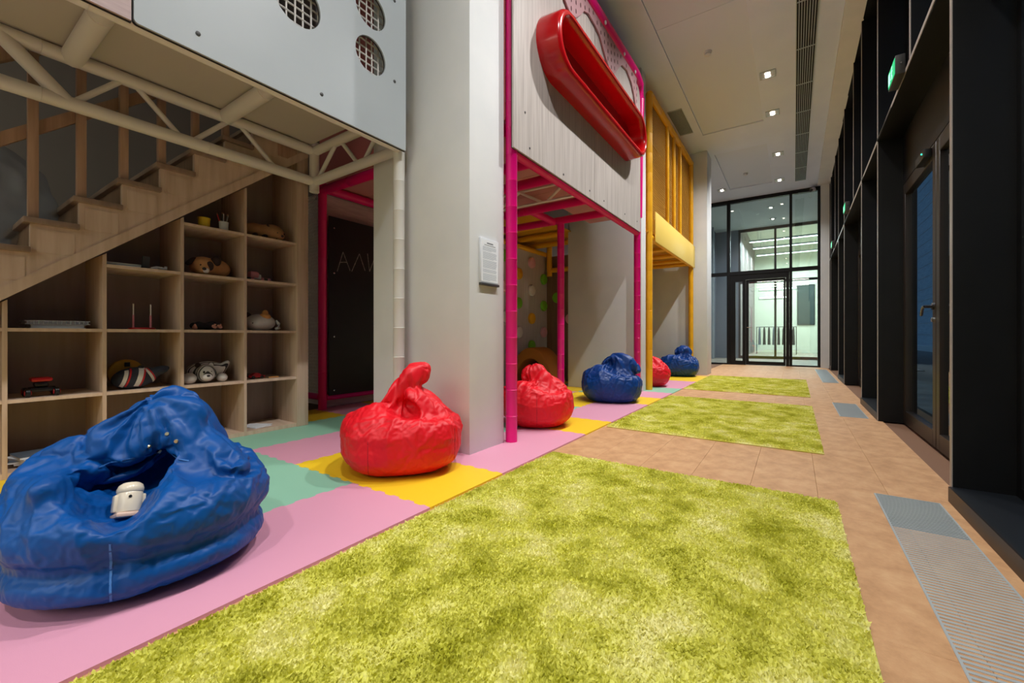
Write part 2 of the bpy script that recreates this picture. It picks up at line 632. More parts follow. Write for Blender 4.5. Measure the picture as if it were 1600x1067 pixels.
# --- floor: slab with cork tiles laid on it
mb = MB().box(-5.8, 1.2, -3.3, 13.88, -0.12, -0.013)
floor = struct('floor', mb, M['slab'], 'corridor floor laid with brown cork tiles')
tx = [-1.752 + 0.3092 * i for i in range(9)]
ty = [-2.23 + 0.9413 * i for i in range(18)]
tile_mesh = None
rnd = random.Random(3)
for i in range(len(tx) - 1):
    for j in range(len(ty) - 1):
        r = (tx[i] + 0.0004, tx[i + 1] - 0.0004, ty[j] + 0.0004, min(ty[j + 1] - 0.0004, 13.78))
        if r[2] > 13.7:
            continue
        rs = sub_rects(r, [(g[0], g[1], g[2], g[3]) for g in GRATES])
        m_ = MB()
        for q in rs:
            if q[1] - q[0] > 0.001 and q[3] - q[2] > 0.001:
                m_.box(q[0], q[1], q[2], q[3], -0.013, 0.0)
        if m_.v:
            c_ = Vector(((r[0] + r[1]) / 2, (r[2] + r[3]) / 2, -0.013))
            if len(rs) == 1 and r[3] - r[2] > 0.9 and tile_mesh is not None:
                o = bpy.data.objects.new('tile', tile_mesh)
                COL.objects.link(o)
                o.parent = floor
                o.location = c_ - Vector(floor.location)
            else:
                o = obj('tile', m_, M['cork'], floor, bevel=0.001, seg=1, loc=c_)
                if len(rs) == 1 and tile_mesh is None:
                    tile_mesh = o.data

# --- ceiling with two raised access panels
mb = MB()
CZ = 4.8
for (a, b, c, d) in sub_rects((-5.8, 0.5, -3.3, 13.88), [(-1.5, -0.47, 2.2, 9.0), (-1.45, -0.47, 10.1, 12.75)]):
    mb.box(a, b, c, d, CZ, CZ + 0.1)
mb.box(0.48, 1.0, 13.49, 13.9, CZ - 0.0, CZ + 0.1)
ceiling = struct('ceiling', mb, M['ceiling'], 'white painted plasterboard ceiling of the corridor')
for (a, b, c, d) in ((-1.5, -0.47, 2.2, 5.6), (-1.5, -0.47, 5.6, 9.0), (-1.45, -0.47, 10.1, 12.75)):
    obj('ceiling_panel', MB().box(a + 0.003, b - 0.003, c + 0.003, d - 0.003, CZ + 0.022, CZ + 0.06), M['ceil_panel'], ceiling)
mb = MB()
for y0 in np.arange(-3.3, 13.5, 1.0):
    y1 = min(y0 + 1.0, 13.5)
    mb.prism([(0.502, CZ + 0.1), (0.502, CZ - 0.03), (fx(y0) + 0.02, CZ - 0.06), (fx(y0) + 0.02, CZ + 0.1)], 'y', y0, y1)
struct('trim_1', mb, M['white_paint'], 'white curtain bulkhead strip above the dark glazing')

# --- walls
mb = MB()
for y0 in np.arange(-3.3, 13.5, 1.0):
    y1 = min(y0 + 1.0, 13.5)
    mb.box(fx(y0) + 0.022, 1.2, y0, y1, CZ - 0.06, CZ + 0.1)
struct('trim_3', mb, M['black_metal'], 'dark head above the upper windows')
struct('wall_left', MB().box(-5.8, -5.7, -3.3, 13.88, -0.013, CZ), M['dark_wall'])
struct('floor_rear_hall', MB().box(-5.8, 3.0, -10.5, -3.3, -0.12, -0.013), M['lobby_floor'])
struct('ceiling_rear_hall', MB().box(-5.8, 3.0, -10.5, -3.3, CZ, CZ + 0.1), M['white_paint'])
struct('wall_back', MB().box(-5.8, 3.0, -10.6, -10.5, -0.013, CZ), M['hall_wall'])
struct('wall_rear_left', MB().box(-5.9, -5.8, -10.5, -3.3, -0.013, CZ), M['hall_wall'])
struct('wall_rear_right', MB().box(3.0, 3.1, -10.5, -3.3, -0.013, CZ), M['hall_wall'])
struct('wall_rear_return', MB().box(1.0, 3.0, -3.3, -3.2, -0.013, CZ), M['hall_wall'])
struct('wall_right', MB().box(0.575, 0.95, 13.5, 13.88, 0, CZ), M['white_paint'], 'narrow white pier where glazing meets the end wall')
struct('wall_inner', MB().box(-5.7, -4.62, 7.6, 7.7, 0, CZ), M['dark_wall'])
struct('wall_end_left', MB().box(-5.7, -2.25, 13.7, 13.88, 0, CZ), M['white_paint'])


def column(x0, x1, y0, y1, label):
    o = obj('column', MB().box(x0, x1, y0, y1, 0.0, CZ), M['white_paint'], bevel=0.004)
    return tag(o, label, None, None, 'structure')


column(-2.905, -1.87, 2.25, 2.665, 'white square column nearest the camera with a notice on it')
column(-3.07, -1.872, 6.2, 6.42, 'white column between the magenta and the yellow play frames')
column(-2.78, -1.545, 9.76, 10.3, 'white column beyond the yellow play frame')

# --- right facade
ZT = 2.75            # transom
BOX = [(1.72, 3.02), (5.45, 6.75), (9.2, 10.5), (12.95, 13.49)]
GAP = [(-0.73, 1.72), (3.02, 5.45), (6.75, 9.2), (10.5, 12.95)]


def fin(parent, y, z0=0.0, z1=CZ - 0.06, d=0.24, t=0.032):
    x = fx(y)
    obj('fin', MB().box(x + 0.004, x + d, y - t / 2, y + t / 2, z0, z1), M['black_metal'], parent)
    obj('fin_edge', MB().box(x, x + 0.004, y - t / 2, y + t / 2, z0, z1), M['lit_edge'], parent)


def pane(parent, x, y0, y1, z0, z1, f=0.045, mat='black_metal', glass='glass'):
    mb = MB()
    mb.box(x - 0.03, x + 0.03, y0, y0 + f, z0, z1)
    mb.box(x - 0.03, x + 0.03, y1 - f, y1, z0, z1)
    mb.box(x - 0.03, x + 0.03, y0 + f, y1 - f, z0, z0 + f)
    mb.box(x - 0.03, x + 0.03, y0 + f, y1 - f, z1 - f, z1)
    fr = obj('window_frame', mb, M[mat], parent)
    obj('pane', MB().box(x - 0.006, x + 0.006, y0 + f, y1 - f, z0 + f, z1 - f), M[glass], parent)
    return fr


wn = 0
for (y0, y1) in BOX:
    wn += 1
    x = fx((y0 + y1) / 2)
    W = sempty('window_%d' % wn, (x, (y0 + y1) / 2, 0), 'tall dark box window bay between the glazed doors')
    fin(W, y0)
    fin(W, y1)
    obj('sill', MB().box(fx(y0) + 0.006, x + 0.24, y0 + 0.016, y1 - 0.016, 0.0, 0.075), M['dark_sill'], W)
    obj('kick_plate', MB().box(fx(y0) - 0.001, fx(y0) + 0.006, y0 + 0.016, y1 - 0.016, 0.0, 0.075), M['frame_brown'], W)
    xm = x + 0.255
    pane(W, xm, y0 + 0.016, y1 - 0.016, 0.075, ZT, 0.05)
    pane(W, xm, y0 + 0.016, y1 - 0.016, ZT + 0.02, CZ - 0.06, 0.05)
dn = 0
for gi, (y0, y1) in enumerate(GAP):
    dn += 1
    yc = (y0 + y1) / 2
    x = fx(yc)
    xg = x + 0.225
    D = sempty('door_%d' % dn, (x, yc, 0), 'glazed double door in a dark frame')
    ym = y0 + (y1 - y0) * 0.53
    for (a, b) in ((y0 + 0.02, ym - 0.006), (ym + 0.006, y1 - 0.02)):
        mb = MB()
        s_ = 0.085
        mb.box(xg - 0.03, xg + 0.03, a, a + s_, 0.01, 2.28)
        mb.box(xg - 0.03, xg + 0.03, b - s_, b, 0.01, 2.28)
        mb.box(xg - 0.03, xg + 0.03, a + s_, b - s_, 0.01, 0.13)
        mb.box(xg - 0.03, xg + 0.03, a + s_, b - s_, 2.17, 2.28)
        leaf = obj('door_leaf', mb, M['frame_brown'], D, bevel=0.003, seg=1)
        obj('pane', MB().box(xg - 0.006, xg + 0.006, a + s_, b - s_, 0.13, 2.17), M['glass'], leaf)
    obj('door_head', MB().box(xg - 0.03, xg + 0.05, y0 + 0.016, y1 - 0.016, 2.285, ZT), M['black_metal'], D)
    # lever handle, rose and lock cylinder on the far leaf
    yh = ym + 0.052
    hx_ = xg - 0.03
    h = obj('door_handle', MB().lathe((hx_, yh, 1.06), [(0.026, 0), (0.026, -0.012), (0.012, -0.014), (0.011, -0.05)], 16, 'x')
            .path([(hx_ - 0.05, yh, 1.06), (hx_ - 0.055, yh + 0.02, 1.058), (hx_ - 0.05, yh + 0.075, 1.04), (hx_ - 0.045, yh + 0.13, 1.0)], 0.010, 10), M['dark_chrome'], D)
    obj('lock_cylinder', MB().lathe((hx_, yh, 0.96), [(0.017, 0), (0.017, -0.014), (0.010, -0.016)], 14, 'x'), M['chrome'], D)
    cl = obj('door_closer', MB().box(xg - 0.08, xg - 0.03, ym + 0.1, ym + 0.36, 2.20, 2.265), M['black'], D, bevel=0.006)
    if gi == 1:
        obj('indicator_light', MB().ell((xg - 0.083, ym + 0.13, 2.235), (0.006, 0.006, 0.006), None, 10, 6), M['green_led'], D)
    # upper lights and the extra upright over the door
    U = sempty('window_%d' % (4 + dn), (x, yc, ZT), 'dark glazed upper window over a glazed door')
    yu = y0 + 0.96
    fin(U, yu, ZT + 0.02)
    pane(U, x + 0.255, y0 + 0.016, yu - 0.016, ZT + 0.02, CZ - 0.06, 0.05)
    pane(U, x + 0.255, yu + 0.016, y1 - 0.016, ZT + 0.02, CZ - 0.06, 0.05)
T2 = sempty('trim_2', (fx(6), 6, ZT), 'long dark transom beam along the glazing above the doors')
for (y0, y1) in GAP + BOX:
    x = fx((y0 + y1) / 2)
    obj('transom', MB().box(x + 0.004, x + 0.24, y0 + 0.016, y1 - 0.016, ZT, ZT + 0.02), M['black_metal'], T2)
    obj('transom_edge', MB().prism([(fx(y0), y0 + 0.016), (fx(y0) + 0.004, y0 + 0.016), (fx(y1) + 0.004, y1 - 0.016), (fx(y1), y1 - 0.016)], 'z', ZT, ZT + 0.03), M['lit_edge'], T2)
struct('wall_right_near', MB().box(0.9, 1.0, -3.3, -0.75, 0, CZ), M['black_metal'])

# --- end wall: dark framed glazing with a door
WE = sempty('wall_end', (-0.9, 13.8, 0), 'dark framed glass wall at the end of the corridor')
YE = 13.8


def xbar(x0, x1, z0, z1, d=0.06, y=YE):
    return MB().box(x0, x1, y - d, y + d, z0, z1)


for (x0, x1) in ((-2.25, -2.2), (-1.645, -1.555), (-0.11, -0.045), (0.515, 0.575)):
    obj('mullion', xbar(x0, x1, 0, CZ - 0.001), M['black_metal'], WE)
BAYS = ((-2.2, -1.645), (-1.555, -0.11), (-0.045, 0.515))
for i, (x0, x1) in enumerate(BAYS):
    obj('transom', xbar(x0, x1, 2.60, 2.70), M['black_metal'], WE)
    obj('top_rail', xbar(x0, x1, CZ - 0.1, CZ - 0.001), M['black_metal'], WE)
    obj('pane', MB().box(x0, x1, YE - 0.006, YE + 0.006, 2.70, CZ - 0.1), M['glass_clear'], WE)
    if i != 1:
        obj('bottom_rail', xbar(x0, x1, 0, 0.04), M['black_metal'], WE)
        obj('pane', MB().box(x0, x1, YE - 0.006, YE + 0.006, 0.04, 2.60), M['glass_clear'], WE)
DE = sempty('door_5', (-0.83, YE, 0), 'black framed glass door with a narrow side light at corridor end')
mb = xbar(-1.553, -1.42, 0, 2.598, 0.05).box(-1.42, -0.112, YE - 0.05, YE + 0.05, 2.45, 2.598).box(-0.19, -0.112, YE - 0.05, YE + 0.05, 0, 2.45)
mb.box(-1.42, -1.24, YE - 0.05, YE + 0.05, 0, 0.12).box(-1.24, -1.16, YE - 0.05, YE + 0.05, 0, 2.45).box(-1.42, -1.24, YE - 0.05, YE + 0.05, 2.40, 2.45)
obj('door_frame', mb, M['black_metal'], DE)
obj('side_light', MB().box(-1.42, -1.24, YE - 0.006, YE + 0.006, 0.12, 2.40), M['glass_clear'], DE)
mb = MB().box(-1.155, -1.085, YE - 0.03, YE + 0.03, 0.01, 2.44).box(-0.245, -0.195, YE - 0.03, YE + 0.03, 0.01, 2.44)
mb.box(-1.085, -0.245, YE - 0.03, YE + 0.03, 0.01, 0.11).box(-1.085, -0.245, YE - 0.03, YE + 0.03, 2.38, 2.44)
leaf = obj('door_leaf', mb, M['black_metal'], DE)
obj('pane', MB().box(-1.085, -0.245, YE - 0.006, YE + 0.006, 0.11, 2.38), M['glass_clear'], leaf)
obj('door_handle', MB().path([(-1.12, YE - 0.03, 1.08), (-1.12, YE - 0.075, 1.08), (-1.06, YE - 0.078, 1.08), (-1.0, YE - 0.078, 1.08)], 0.011, 8), M['chrome'], leaf)

def line_light(t, length, watts):
    ld = bpy.data.lights.new('tube_light', 'AREA')
    ld.shape = 'RECTANGLE'
    ld.size = length
    ld.size_y = 0.08
    ld.energy = watts
    ld.color = (1.0, 0.99, 0.94)
    o = bpy.data.objects.new('tube_light', ld)
    COL.objects.link(o)
    o.parent = t
    o.location = (0, 0, -0.02)


# --- lobby and bright hall beyond
struct('floor_beyond', MB().box(-2.6, 2.6, 13.88, 25.2, -0.12, 0), M['lobby_floor'])
struct('ceiling_lobby', MB().box(-2.6, 2.6, 13.88, 17.9, CZ, CZ + 0.1), M['vest_ceiling'])
struct('ceiling_hall', MB().box(-2.6, 2.6, 17.9, 25.2, 5.3, 5.4), M['hall_wall'])
struct('wall_lobby_left', MB().box(-2.6, -2.5, 13.88, 17.9, 0, CZ), M['vest_wall'])
for y in (14.6, 15.7, 16.8):
    struct('trim_lobby', MB().box(-2.498, -2.44, y, y + 0.09, 0, CZ), M['white_lam'])
struct('wall_lobby_return', MB().box(-2.5, -1.74, 17.8, 17.9, 0, CZ), M['vest_wall'])
struct('wall_lobby_right', MB().box(1.1, 1.2, 13.88, 17.9, 0, CZ), M['vest_wall'])
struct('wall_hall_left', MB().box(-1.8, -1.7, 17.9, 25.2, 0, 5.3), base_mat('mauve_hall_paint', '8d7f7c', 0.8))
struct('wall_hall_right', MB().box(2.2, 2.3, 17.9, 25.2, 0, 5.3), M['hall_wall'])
struct('wall_hall_end', MB().box(-1.7, 2.2, 25.0, 25.1, 0, 5.3), M['hall_wall'])
WI = sempty('wall_lobby_end', (-0.3, 17.85, 0), 'second dark framed glass wall beyond the lobby')
for x0 in (-1.74, -0.6, 0.95):
    obj('mullion', MB().box(x0, x0 + 0.07, 17.8, 17.9, 0, CZ), M['black_metal'], WI)
for (x0, x1) in ((-1.67, -0.6), (-0.53, 0.95)):
    for (z0, z1) in ((0, 0.1), (2.78, 2.86), (CZ - 0.1, CZ)):
        obj('rail', MB().box(x0, x1, 17.81, 17.89, z0, z1), M['black_metal'], WI)
    obj('pane', MB().box(x0, x1, 17.845, 17.855, 0.1, 2.78), M['glass'], WI)
    obj('pane', MB().box(x0, x1, 17.845, 17.855, 2.86, CZ - 0.1), M['glass'], WI)
for i, (y, z, x0, x1, lab) in enumerate(((19.2, 4.55, -1.5, 1.6, 'nearest'), (21.0, 4.6, -1.5, 1.6, 'second'), (23.2, 4.65, -1.5, 1.6, 'third'))):
    t = thing('linear_lamp', '%s long white light line under the ceiling of the bright hall beyond the glass' % lab, 'lamp', (0, y, z))
    obj('housing', MB().box(x0, x1, y - 0.05, y + 0.05, z + 0.02, z + 0.08), M['white_lam'], t)
    obj('tube', MB().box(x0 + 0.02, x1 - 0.02, y - 0.04, y + 0.04, z, z + 0.02), M['led'], t)
    for x in (x0 + 0.3, x1 - 0.3):
        obj('hanger', MB().tube((x, y, z + 0.08), (x, y, 5.3), 0.006, 6), M['steel'], t)
    line_light(t, 3.0, HALL_W)
for z, x1, lab in ((3.15, 0.1, 'upper'), (2.72, -0.25, 'lower')):
    t = thing('wall_lamp', '%s white light line on the end wall of the bright hall' % lab, 'lamp', (-0.6, 24.98, z))
    obj('housing', MB().box(-1.5, x1, 24.95, 25.0, z, z + 0.1), M['white_lam'], t)
    obj('tube', MB().box(-1.48, x1 - 0.02, 24.93, 24.95, z + 0.02, z + 0.08), M['led'], t)
for i, y in enumerate((-4.4, -6.2, -8.0)):
    t = thing('linear_lamp', '%s long light line of the hall behind the camera' % ('first', 'second', 'third')[i], 'lamp', (-1.4, y, 4.4))
    obj('housing', MB().box(-4.6, 1.8, y - 0.05, y + 0.05, 4.42, 4.48), M['white_lam'], t)
    obj('tube', MB().box(-4.58, 1.78, y - 0.04, y + 0.04, 4.40, 4.42), M['led'], t)
    for x in (-4.2, 1.4):
        obj('hanger', MB().tube((x, y, 4.48), (x, y, CZ), 0.006, 6), M['steel'], t)
    line_light(t, 6.2, REAR_W)
t = thing('coat_rack', 'dark clothes rail standing in the bright hall behind the glass door', 'rack', (-0.7, 23.0, 0))
obj('rail', MB().tube((-1.5, 23, 1.25), (0.1, 23, 1.25), 0.015, 8), M['black'], t)
for x in (-1.48, 0.08):
    obj('leg', MB().tube((x, 23, 0), (x, 23, 1.25), 0.015, 8).box(x - 0.02, x + 0.02, 22.8, 23.2, 0, 0.03), M['black'], t)
coatm = None
for k in range(8):
    x = -1.36 + 0.19 * k
    m_ = MB()
    rr = []
    for (hw, dp, z) in ((0.02, 0.02, 1.24), (0.03, 0.16, 1.2), (0.045, 0.2, 1.1), (0.05, 0.2, 0.8), (0.06, 0.22, 0.42)):
        rr.append([(x + hw * math.cos(a), 23 + dp * math.sin(a), z) for a in [2 * PI * q / 12 for q in range(12)]])
    m_.ring_stack(rr)
    o = tag(obj('coat', m_, M['dark_cloth'] if k % 3 else M['magazine_a']), ('grey' if k % 3 == 0 else 'black') + ' coat, %s from the left on the rail in the bright hall' % ('first second third fourth fifth sixth seventh eighth'.split()[k]), 'coat', 'coats on the rail in the hall')
t = thing('display_board', 'dark green board on the end wall of the bright hall', 'board', (0.5, 24.98, 1.4))
obj('panel', MB().box(0.15, 0.8, 24.96, 25.0, 1.4, 3.3), base_mat('board_green', '3c4a48', 0.4), t)
obj('board_frame', MB().box(0.12, 0.15, 24.94, 25.0, 1.37, 3.33).box(0.8, 0.83, 24.94, 25.0, 1.37, 3.33).box(0.15, 0.8, 24.94, 25.0, 3.3, 3.33).box(0.15, 0.8, 24.94, 25.0, 1.37, 1.4), M['black'], t)

# --- outside the facade
struct('ground', MB().box(1.25, 30, -15, 40, -0.3, -0.02), M['paving'])
struct('kerb', MB().box(6.0, 6.35, -15, 40, -0.02, 0.28), M['kerb'])
ow = struct('outer_wall', MB().box(9.0, 9.3, -40, 140, -0.02, 18.0), M['outer_wall'], 'pale clad wall across the yard outside the glazing')
for k in range(14):
    obj('cladding_joint', MB().box(8.985, 9.0, -40, 140, 0.9 + 0.95 * k, 0.94 + 0.95 * k), M['dark_sill'], ow)

# ================================================================== CEILING FITTINGS
def make_downlight(loc, label):
    t = thing('downlight', label, 'ceiling light', loc, 'twin downlights in the ceiling')
    x, y, z = loc
    mb = MB()
    a, b = 0.105, 0.08
    for q in ((x - a, x + a, y - a, y - b), (x - a, x + a, y + b, y + a), (x - a, x - b, y - b, y + b), (x + b, x + a, y - b, y + b)):
        mb.box(q[0], q[1], q[2], q[3], z - 0.012, z + 0.0)
    obj('trim_frame', mb, M['steel'], t)
    obj('backplate', MB().box(x - b, x + b, y - b, y + b, z - 0.004, z), base_mat('lamp_recess', 'a5a29c', 0.4) if 'lamp_recess' not in bpy.data.materials else bpy.data.materials['lamp_recess'], t)
    for s in (-1, 1):
        obj('lamp_disc', MB().lathe((x, y + s * 0.038, z - 0.004), [(0.034, 0), (0.036, -0.006), (0.030, -0.009), (0.028, -0.008)], 18), M['lamp'], t)
    # twin gimbal heads: one straight down, one tilted towards the white columns
    for s_, tilt, watt, cone in ((-1, 0.0, LAMP_W, 112), (1, math.radians(34), WALL_W, 92)):
        ld = bpy.data.lights.new('downlight_lamp', 'SPOT')
        ld.energy = watt
        ld.color = LAMP_COL
        ld.spot_size = math.radians(cone)
        ld.spot_blend = 0.85
        ld.shadow_soft_size = 0.04
        lo = bpy.data.objects.new('downlight_lamp', ld)
        COL.objects.link(lo)
        lo.parent = t
        lo.location = (0, s_ * 0.038, -0.03)
        lo.rotation_euler = (0, tilt, 0)
    return t


dl = make_downlight((-0.335, 7.43, CZ), 'nearest visible twin downlight, beside the slot vent')
for (x, y, lab) in ((-0.32, 8.76, 'second visible twin downlight from the camera, beside the slot vent'),
                    (-0.295, 10.8, 'third visible twin downlight from the camera, beside the slot vent'),
                    (-0.31, 12.63, 'fourth twin downlight, close to the end glass wall'),
                    (-1.632, 12.65, 'lone twin downlight near the white column by the end glass wall'),
                    (-0.335, 5.55, 'twin downlight over the second green rug'),
                    (-0.335, 3.75, 'twin downlight between the two nearest green rugs'),
                    (-0.335, 1.95, 'twin downlight over the nearest green rug'),
                    (-0.335, 0.15, 'twin downlight right above the camera'),
                    (-0.335, -1.7, 'twin downlight behind the camera'),
                    (-0.6, 15.2, 'twin downlight in the lobby just behind the end glass'),
                    (-0.6, 16.7, 'twin downlight added to brighten the far side of the lobby')):  # last entry is an extra lamp, added only to brighten the lobby
    d_ = dup(dl, (x, y, CZ), lab)
    if y < 1:                      # these two are not turned to the wall
        for l_ in [q for q in d_.children if q.type == 'LIGHT' and abs(q.rotation_euler[1]) > 0.1]:
            l_.rotation_euler = (0, math.radians(26), 0)
            l_.data = l_.data.copy()
            l_.data.energy = 110

t = thing('slot_vent', 'long white slotted air vent running along the ceiling', 'air vent', (0.13, 5.5, CZ))
obj('vent_backing', MB().box(0.02, 0.245, -2.0, 12.95, CZ - 0.004, CZ - 0.001), M['dark_pan'], t)
for k in range(9):
    x = 0.022 + 0.0272 * k
    obj('slat', MB().box(x - 0.0045, x + 0.0045, -2.0, 12.95, CZ - 0.012, CZ - 0.004), M['white_lam'], t)
for k in range(16):
    y = -1.9 + 0.99 * k
    obj('cross_bar', MB().box(0.02, 0.245, y - 0.006, y + 0.006, CZ - 0.013, CZ - 0.004), M['white_lam'], t)
t = thing('ceiling_vent', 'small slatted ceiling vent above the yellow play frame', 'air vent', (-1.75, 8.2, CZ))
obj('vent_backing', MB().box(-1.87, -1.63, 7.72, 8.72, CZ - 0.004, CZ - 0.001), M['dark_pan'], t)
for k in range(12):
    x = -1.865 + 0.0209 * k
    obj('slat', MB().box(x - 0.005, x + 0.005, 7.72, 8.72, CZ - 0.012, CZ - 0.004), M['white_lam'], t)
obj('cross_bar', MB().box(-1.87, -1.63, 7.70, 7.72, CZ - 0.012, CZ - 0.001).box(-1.87, -1.63, 8.72, 8.74, CZ - 0.012, CZ - 0.001), M['white_lam'], t)
for (x, y, z, lab) in ((-1.007, 6.42, CZ + 0.022, 'white smoke detector on the ceiling nearest the camera'), (-0.99, 11.72, CZ + 0.022, 'small white smoke detector far along the ceiling')):
    t = thing('smoke_detector', lab, 'smoke detector', (x, y, z))
    obj('base', MB().lathe((x, y, z), [(0.055, 0), (0.055, -0.012), (0.048, -0.016)], 24), M['white_plastic'], t)
    obj('sensor_head', MB().lathe((x, y, z - 0.016), [(0.042, 0), (0.044, -0.025), (0.03, -0.034), (0.0, -0.036)], 24), M['white_plastic'], t)
t = thing('security_camera', 'white and black dome camera in the top corner of the end glass wall', 'camera', (0.42, 13.62, 4.68))
obj('bracket', MB().tube((0.44, 13.735, 4.72), (0.42, 13.64, 4.72), 0.02, 12).lathe((0.44, 13.735, 4.72), [(0.04, 0), (0.04, -0.012)], 16, 'y'), M['white_plastic'], t)
obj('body', MB().tube((0.43, 13.68, 4.735), (0.37, 13.50, 4.66), 0.045, 18), M['white_plastic'], t, bevel=0.006)
obj('lens', MB().tube((0.37, 13.50, 4.66), (0.362, 13.476, 4.65), 0.04, 18), M['black'], t)


def exit_sign(y0, z0, L, H, lab):
    x1 = fx(y0)
    x0 = x1 - 0.055
    t = thing('exit_sign', lab, 'exit sign', (x1, y0 + L / 2, z0))
    obj('sign_box', MB().box(x0, x1, y0, y0 + L, z0, z0 + H), M['sign_grey'], t, bevel=0.003)
    obj('sign_face', MB().box(x0 - 0.003, x0, y0 + 0.012, y0 + L - 0.012, z0 + 0.012, z0 + H - 0.012), M['exit_green'], t)
    # running figure beside an open doorway, and an arrow
    cy, cz, s = y0 + L * 0.42, z0 + H * 0.5, H
    mb = MB()
    xa, xb = x0 - 0.005, x0 - 0.003
    mb.prism([(cy + 0.09 * s * math.cos(a) - 0.02 * s, cz + 0.27 * s + 0.09 * s * math.sin(a)) for a in [2 * PI * i / 10 for i in range(10)]], 'x', xa, xb)

    def limb(p, q, w_):
        d = Vector((q[0] - p[0], q[1] - p[1])).normalized()
        n_ = Vector((-d.y, d.x)) * w_
        mb.prism([(cy + s * (p[0] + n_.x), cz + s * (p[1] + n_.y)), (cy + s * (q[0] + n_.x), cz + s * (q[1] + n_.y)), (cy + s * (q[0] - n_.x), cz + s * (q[1] - n_.y)), (cy + s * (p[0] - n_.x), cz + s * (p[1] - n_.y))], 'x', xa, xb)
    limb((0, 0.16), (0.06, -0.08), 0.07)
    limb((0.0, 0.13), (-0.16, 0.05), 0.03)
    limb((0.02, 0.13), (0.2, 0.1), 0.03)
    limb((0.05, -0.08), (-0.1, -0.2), 0.035)
    limb((-0.1, -0.2), (-0.08, -0.36), 0.03)
    limb((0.06, -0.06), (0.2, -0.22), 0.035)
    limb((0.2, -0.22), (0.34, -0.2), 0.03)
    obj('running_figure', mb, M['exit_white'], t, smooth=False)
    obj('doorway', MB().box(xa, xb, y0 + L * 0.68, y0 + L * 0.90, z0 + 0.025, z0 + H - 0.03), M['exit_white'], t)
    obj('fixing_screw', MB().lathe((x0 + 0.03, y0, z0 + H * 0.55), [(0.006, 0), (0.006, -0.003)], 10, 'y'), M['chrome'], t)
    return t


exit_sign(4.12, 2.755, 0.27, 0.14, 'lit green exit sign on the dark transom nearest the camera')
exit_sign(8.2, 2.76, 0.27, 0.14, 'lit green exit sign on the transom over the second glazed door')
exit_sign(11.4, 2.76, 0.27, 0.14, 'small lit green exit sign farthest along the dark transom')

# ================================================================== FLOOR GRATES
def grate(g, lab, single):
    x0, x1, y0, y1 = g
    t = thing('floor_grate', lab, 'floor grate', ((x0 + x1) / 2, (y0 + y1) / 2, -0.013))
    e = 0.007
    mb = MB().box(x0, x0 + e, y0, y1, -0.013, 0.002).box(x1 - e, x1, y0, y1, -0.013, 0.002)
    mb.box(x0 + e, x1 - e, y0, y0 + e, -0.013, 0.002).box(x0 + e, x1 - e, y1 - e, y1, -0.013, 0.002)
    obj('grate_frame', mb, M['steel'], t)
    obj('pan', MB().box(x0 + e, x1 - e, y0 + e, y1 - e, -0.0128, -0.0118), M['dark_pan'], t)
    p = 0.021
    n = int((y1 - y0 - 2 * e) / p)
    if single:
        me = None
        for k in range(n):
            y = y1 - e - p * (k + 0.75)
            if me is None:
                o = obj('slat', MB().box(x0 + e, x1 - e, y - 0.0052, y + 0.0052, -0.010, 0.0015), M['steel'], t, loc=((x0 + x1) / 2, y, -0.004))
                me = o.data
            else:
                o = bpy.data.objects.new('slat', me)
                COL.objects.link(o)
                o.parent = t
                o.location = Vector(((x0 + x1) / 2, y, -0.004)) - Vector(t.location)
    else:
        mb = MB()
        for k in range(n):
            y = y1 - e - p * (k + 0.75)
            mb.box(x0 + e, x1 - e, y - 0.0052, y + 0.0052, -0.010, 0.0015)
        tag(obj('slats', mb, M['steel'], t), kind='stuff')


grate(GRATES[0], 'long steel floor grate at right in the foreground', True)
grate(GRATES[1], 'short steel floor grate beside the second green rug', True)
grate(GRATES[2], 'farthest steel floor grate near the end glass wall', False)

# ================================================================== FOAM MATS
P = 0.605
MX = [-1.457 - P * i for i in range(6)]        # right edges of the columns, going left
MY0 = 1.456


def edge_pts(a, b, fixed, axis, sgn=1):
    # zig-zag of square-ish teeth along [a,b] on the line fixed
    n = 11
    pts = []
    st = (b - a) / n
    for i in range(n):
        o = 0.007 * (1 if i % 2 == 0 else -1)
        s0, s1 = a + st * i, a + st * (i + 1)
        for q in (s0 + st * 0.12 if i else s0, s1 - st * 0.12 if i < n - 1 else s1):
            pts.append((q, fixed + o) if axis == 'x' else (fixed + o, q))
    return pts


def mat_poly(x0, x1, y0, y1, straight_right):
    bot = edge_pts(x0, x1, y0, 'x')
    top = edge_pts(x0, x1, y1, 'x')
    lef = edge_pts(y0, y1, x0, 'y')
    rig = [(x1, y0), (x1, y1)] if straight_right else edge_pts(y0, y1, x1, 'y')
    pts = [(x0, y0)] + bot[1:-1] + [(x1, y0)] + rig[1:-1] + [(x1, y1)] + top[1:-1][::-1] + [(x0, y1)] + lef[1:-1][::-1]
    return pts


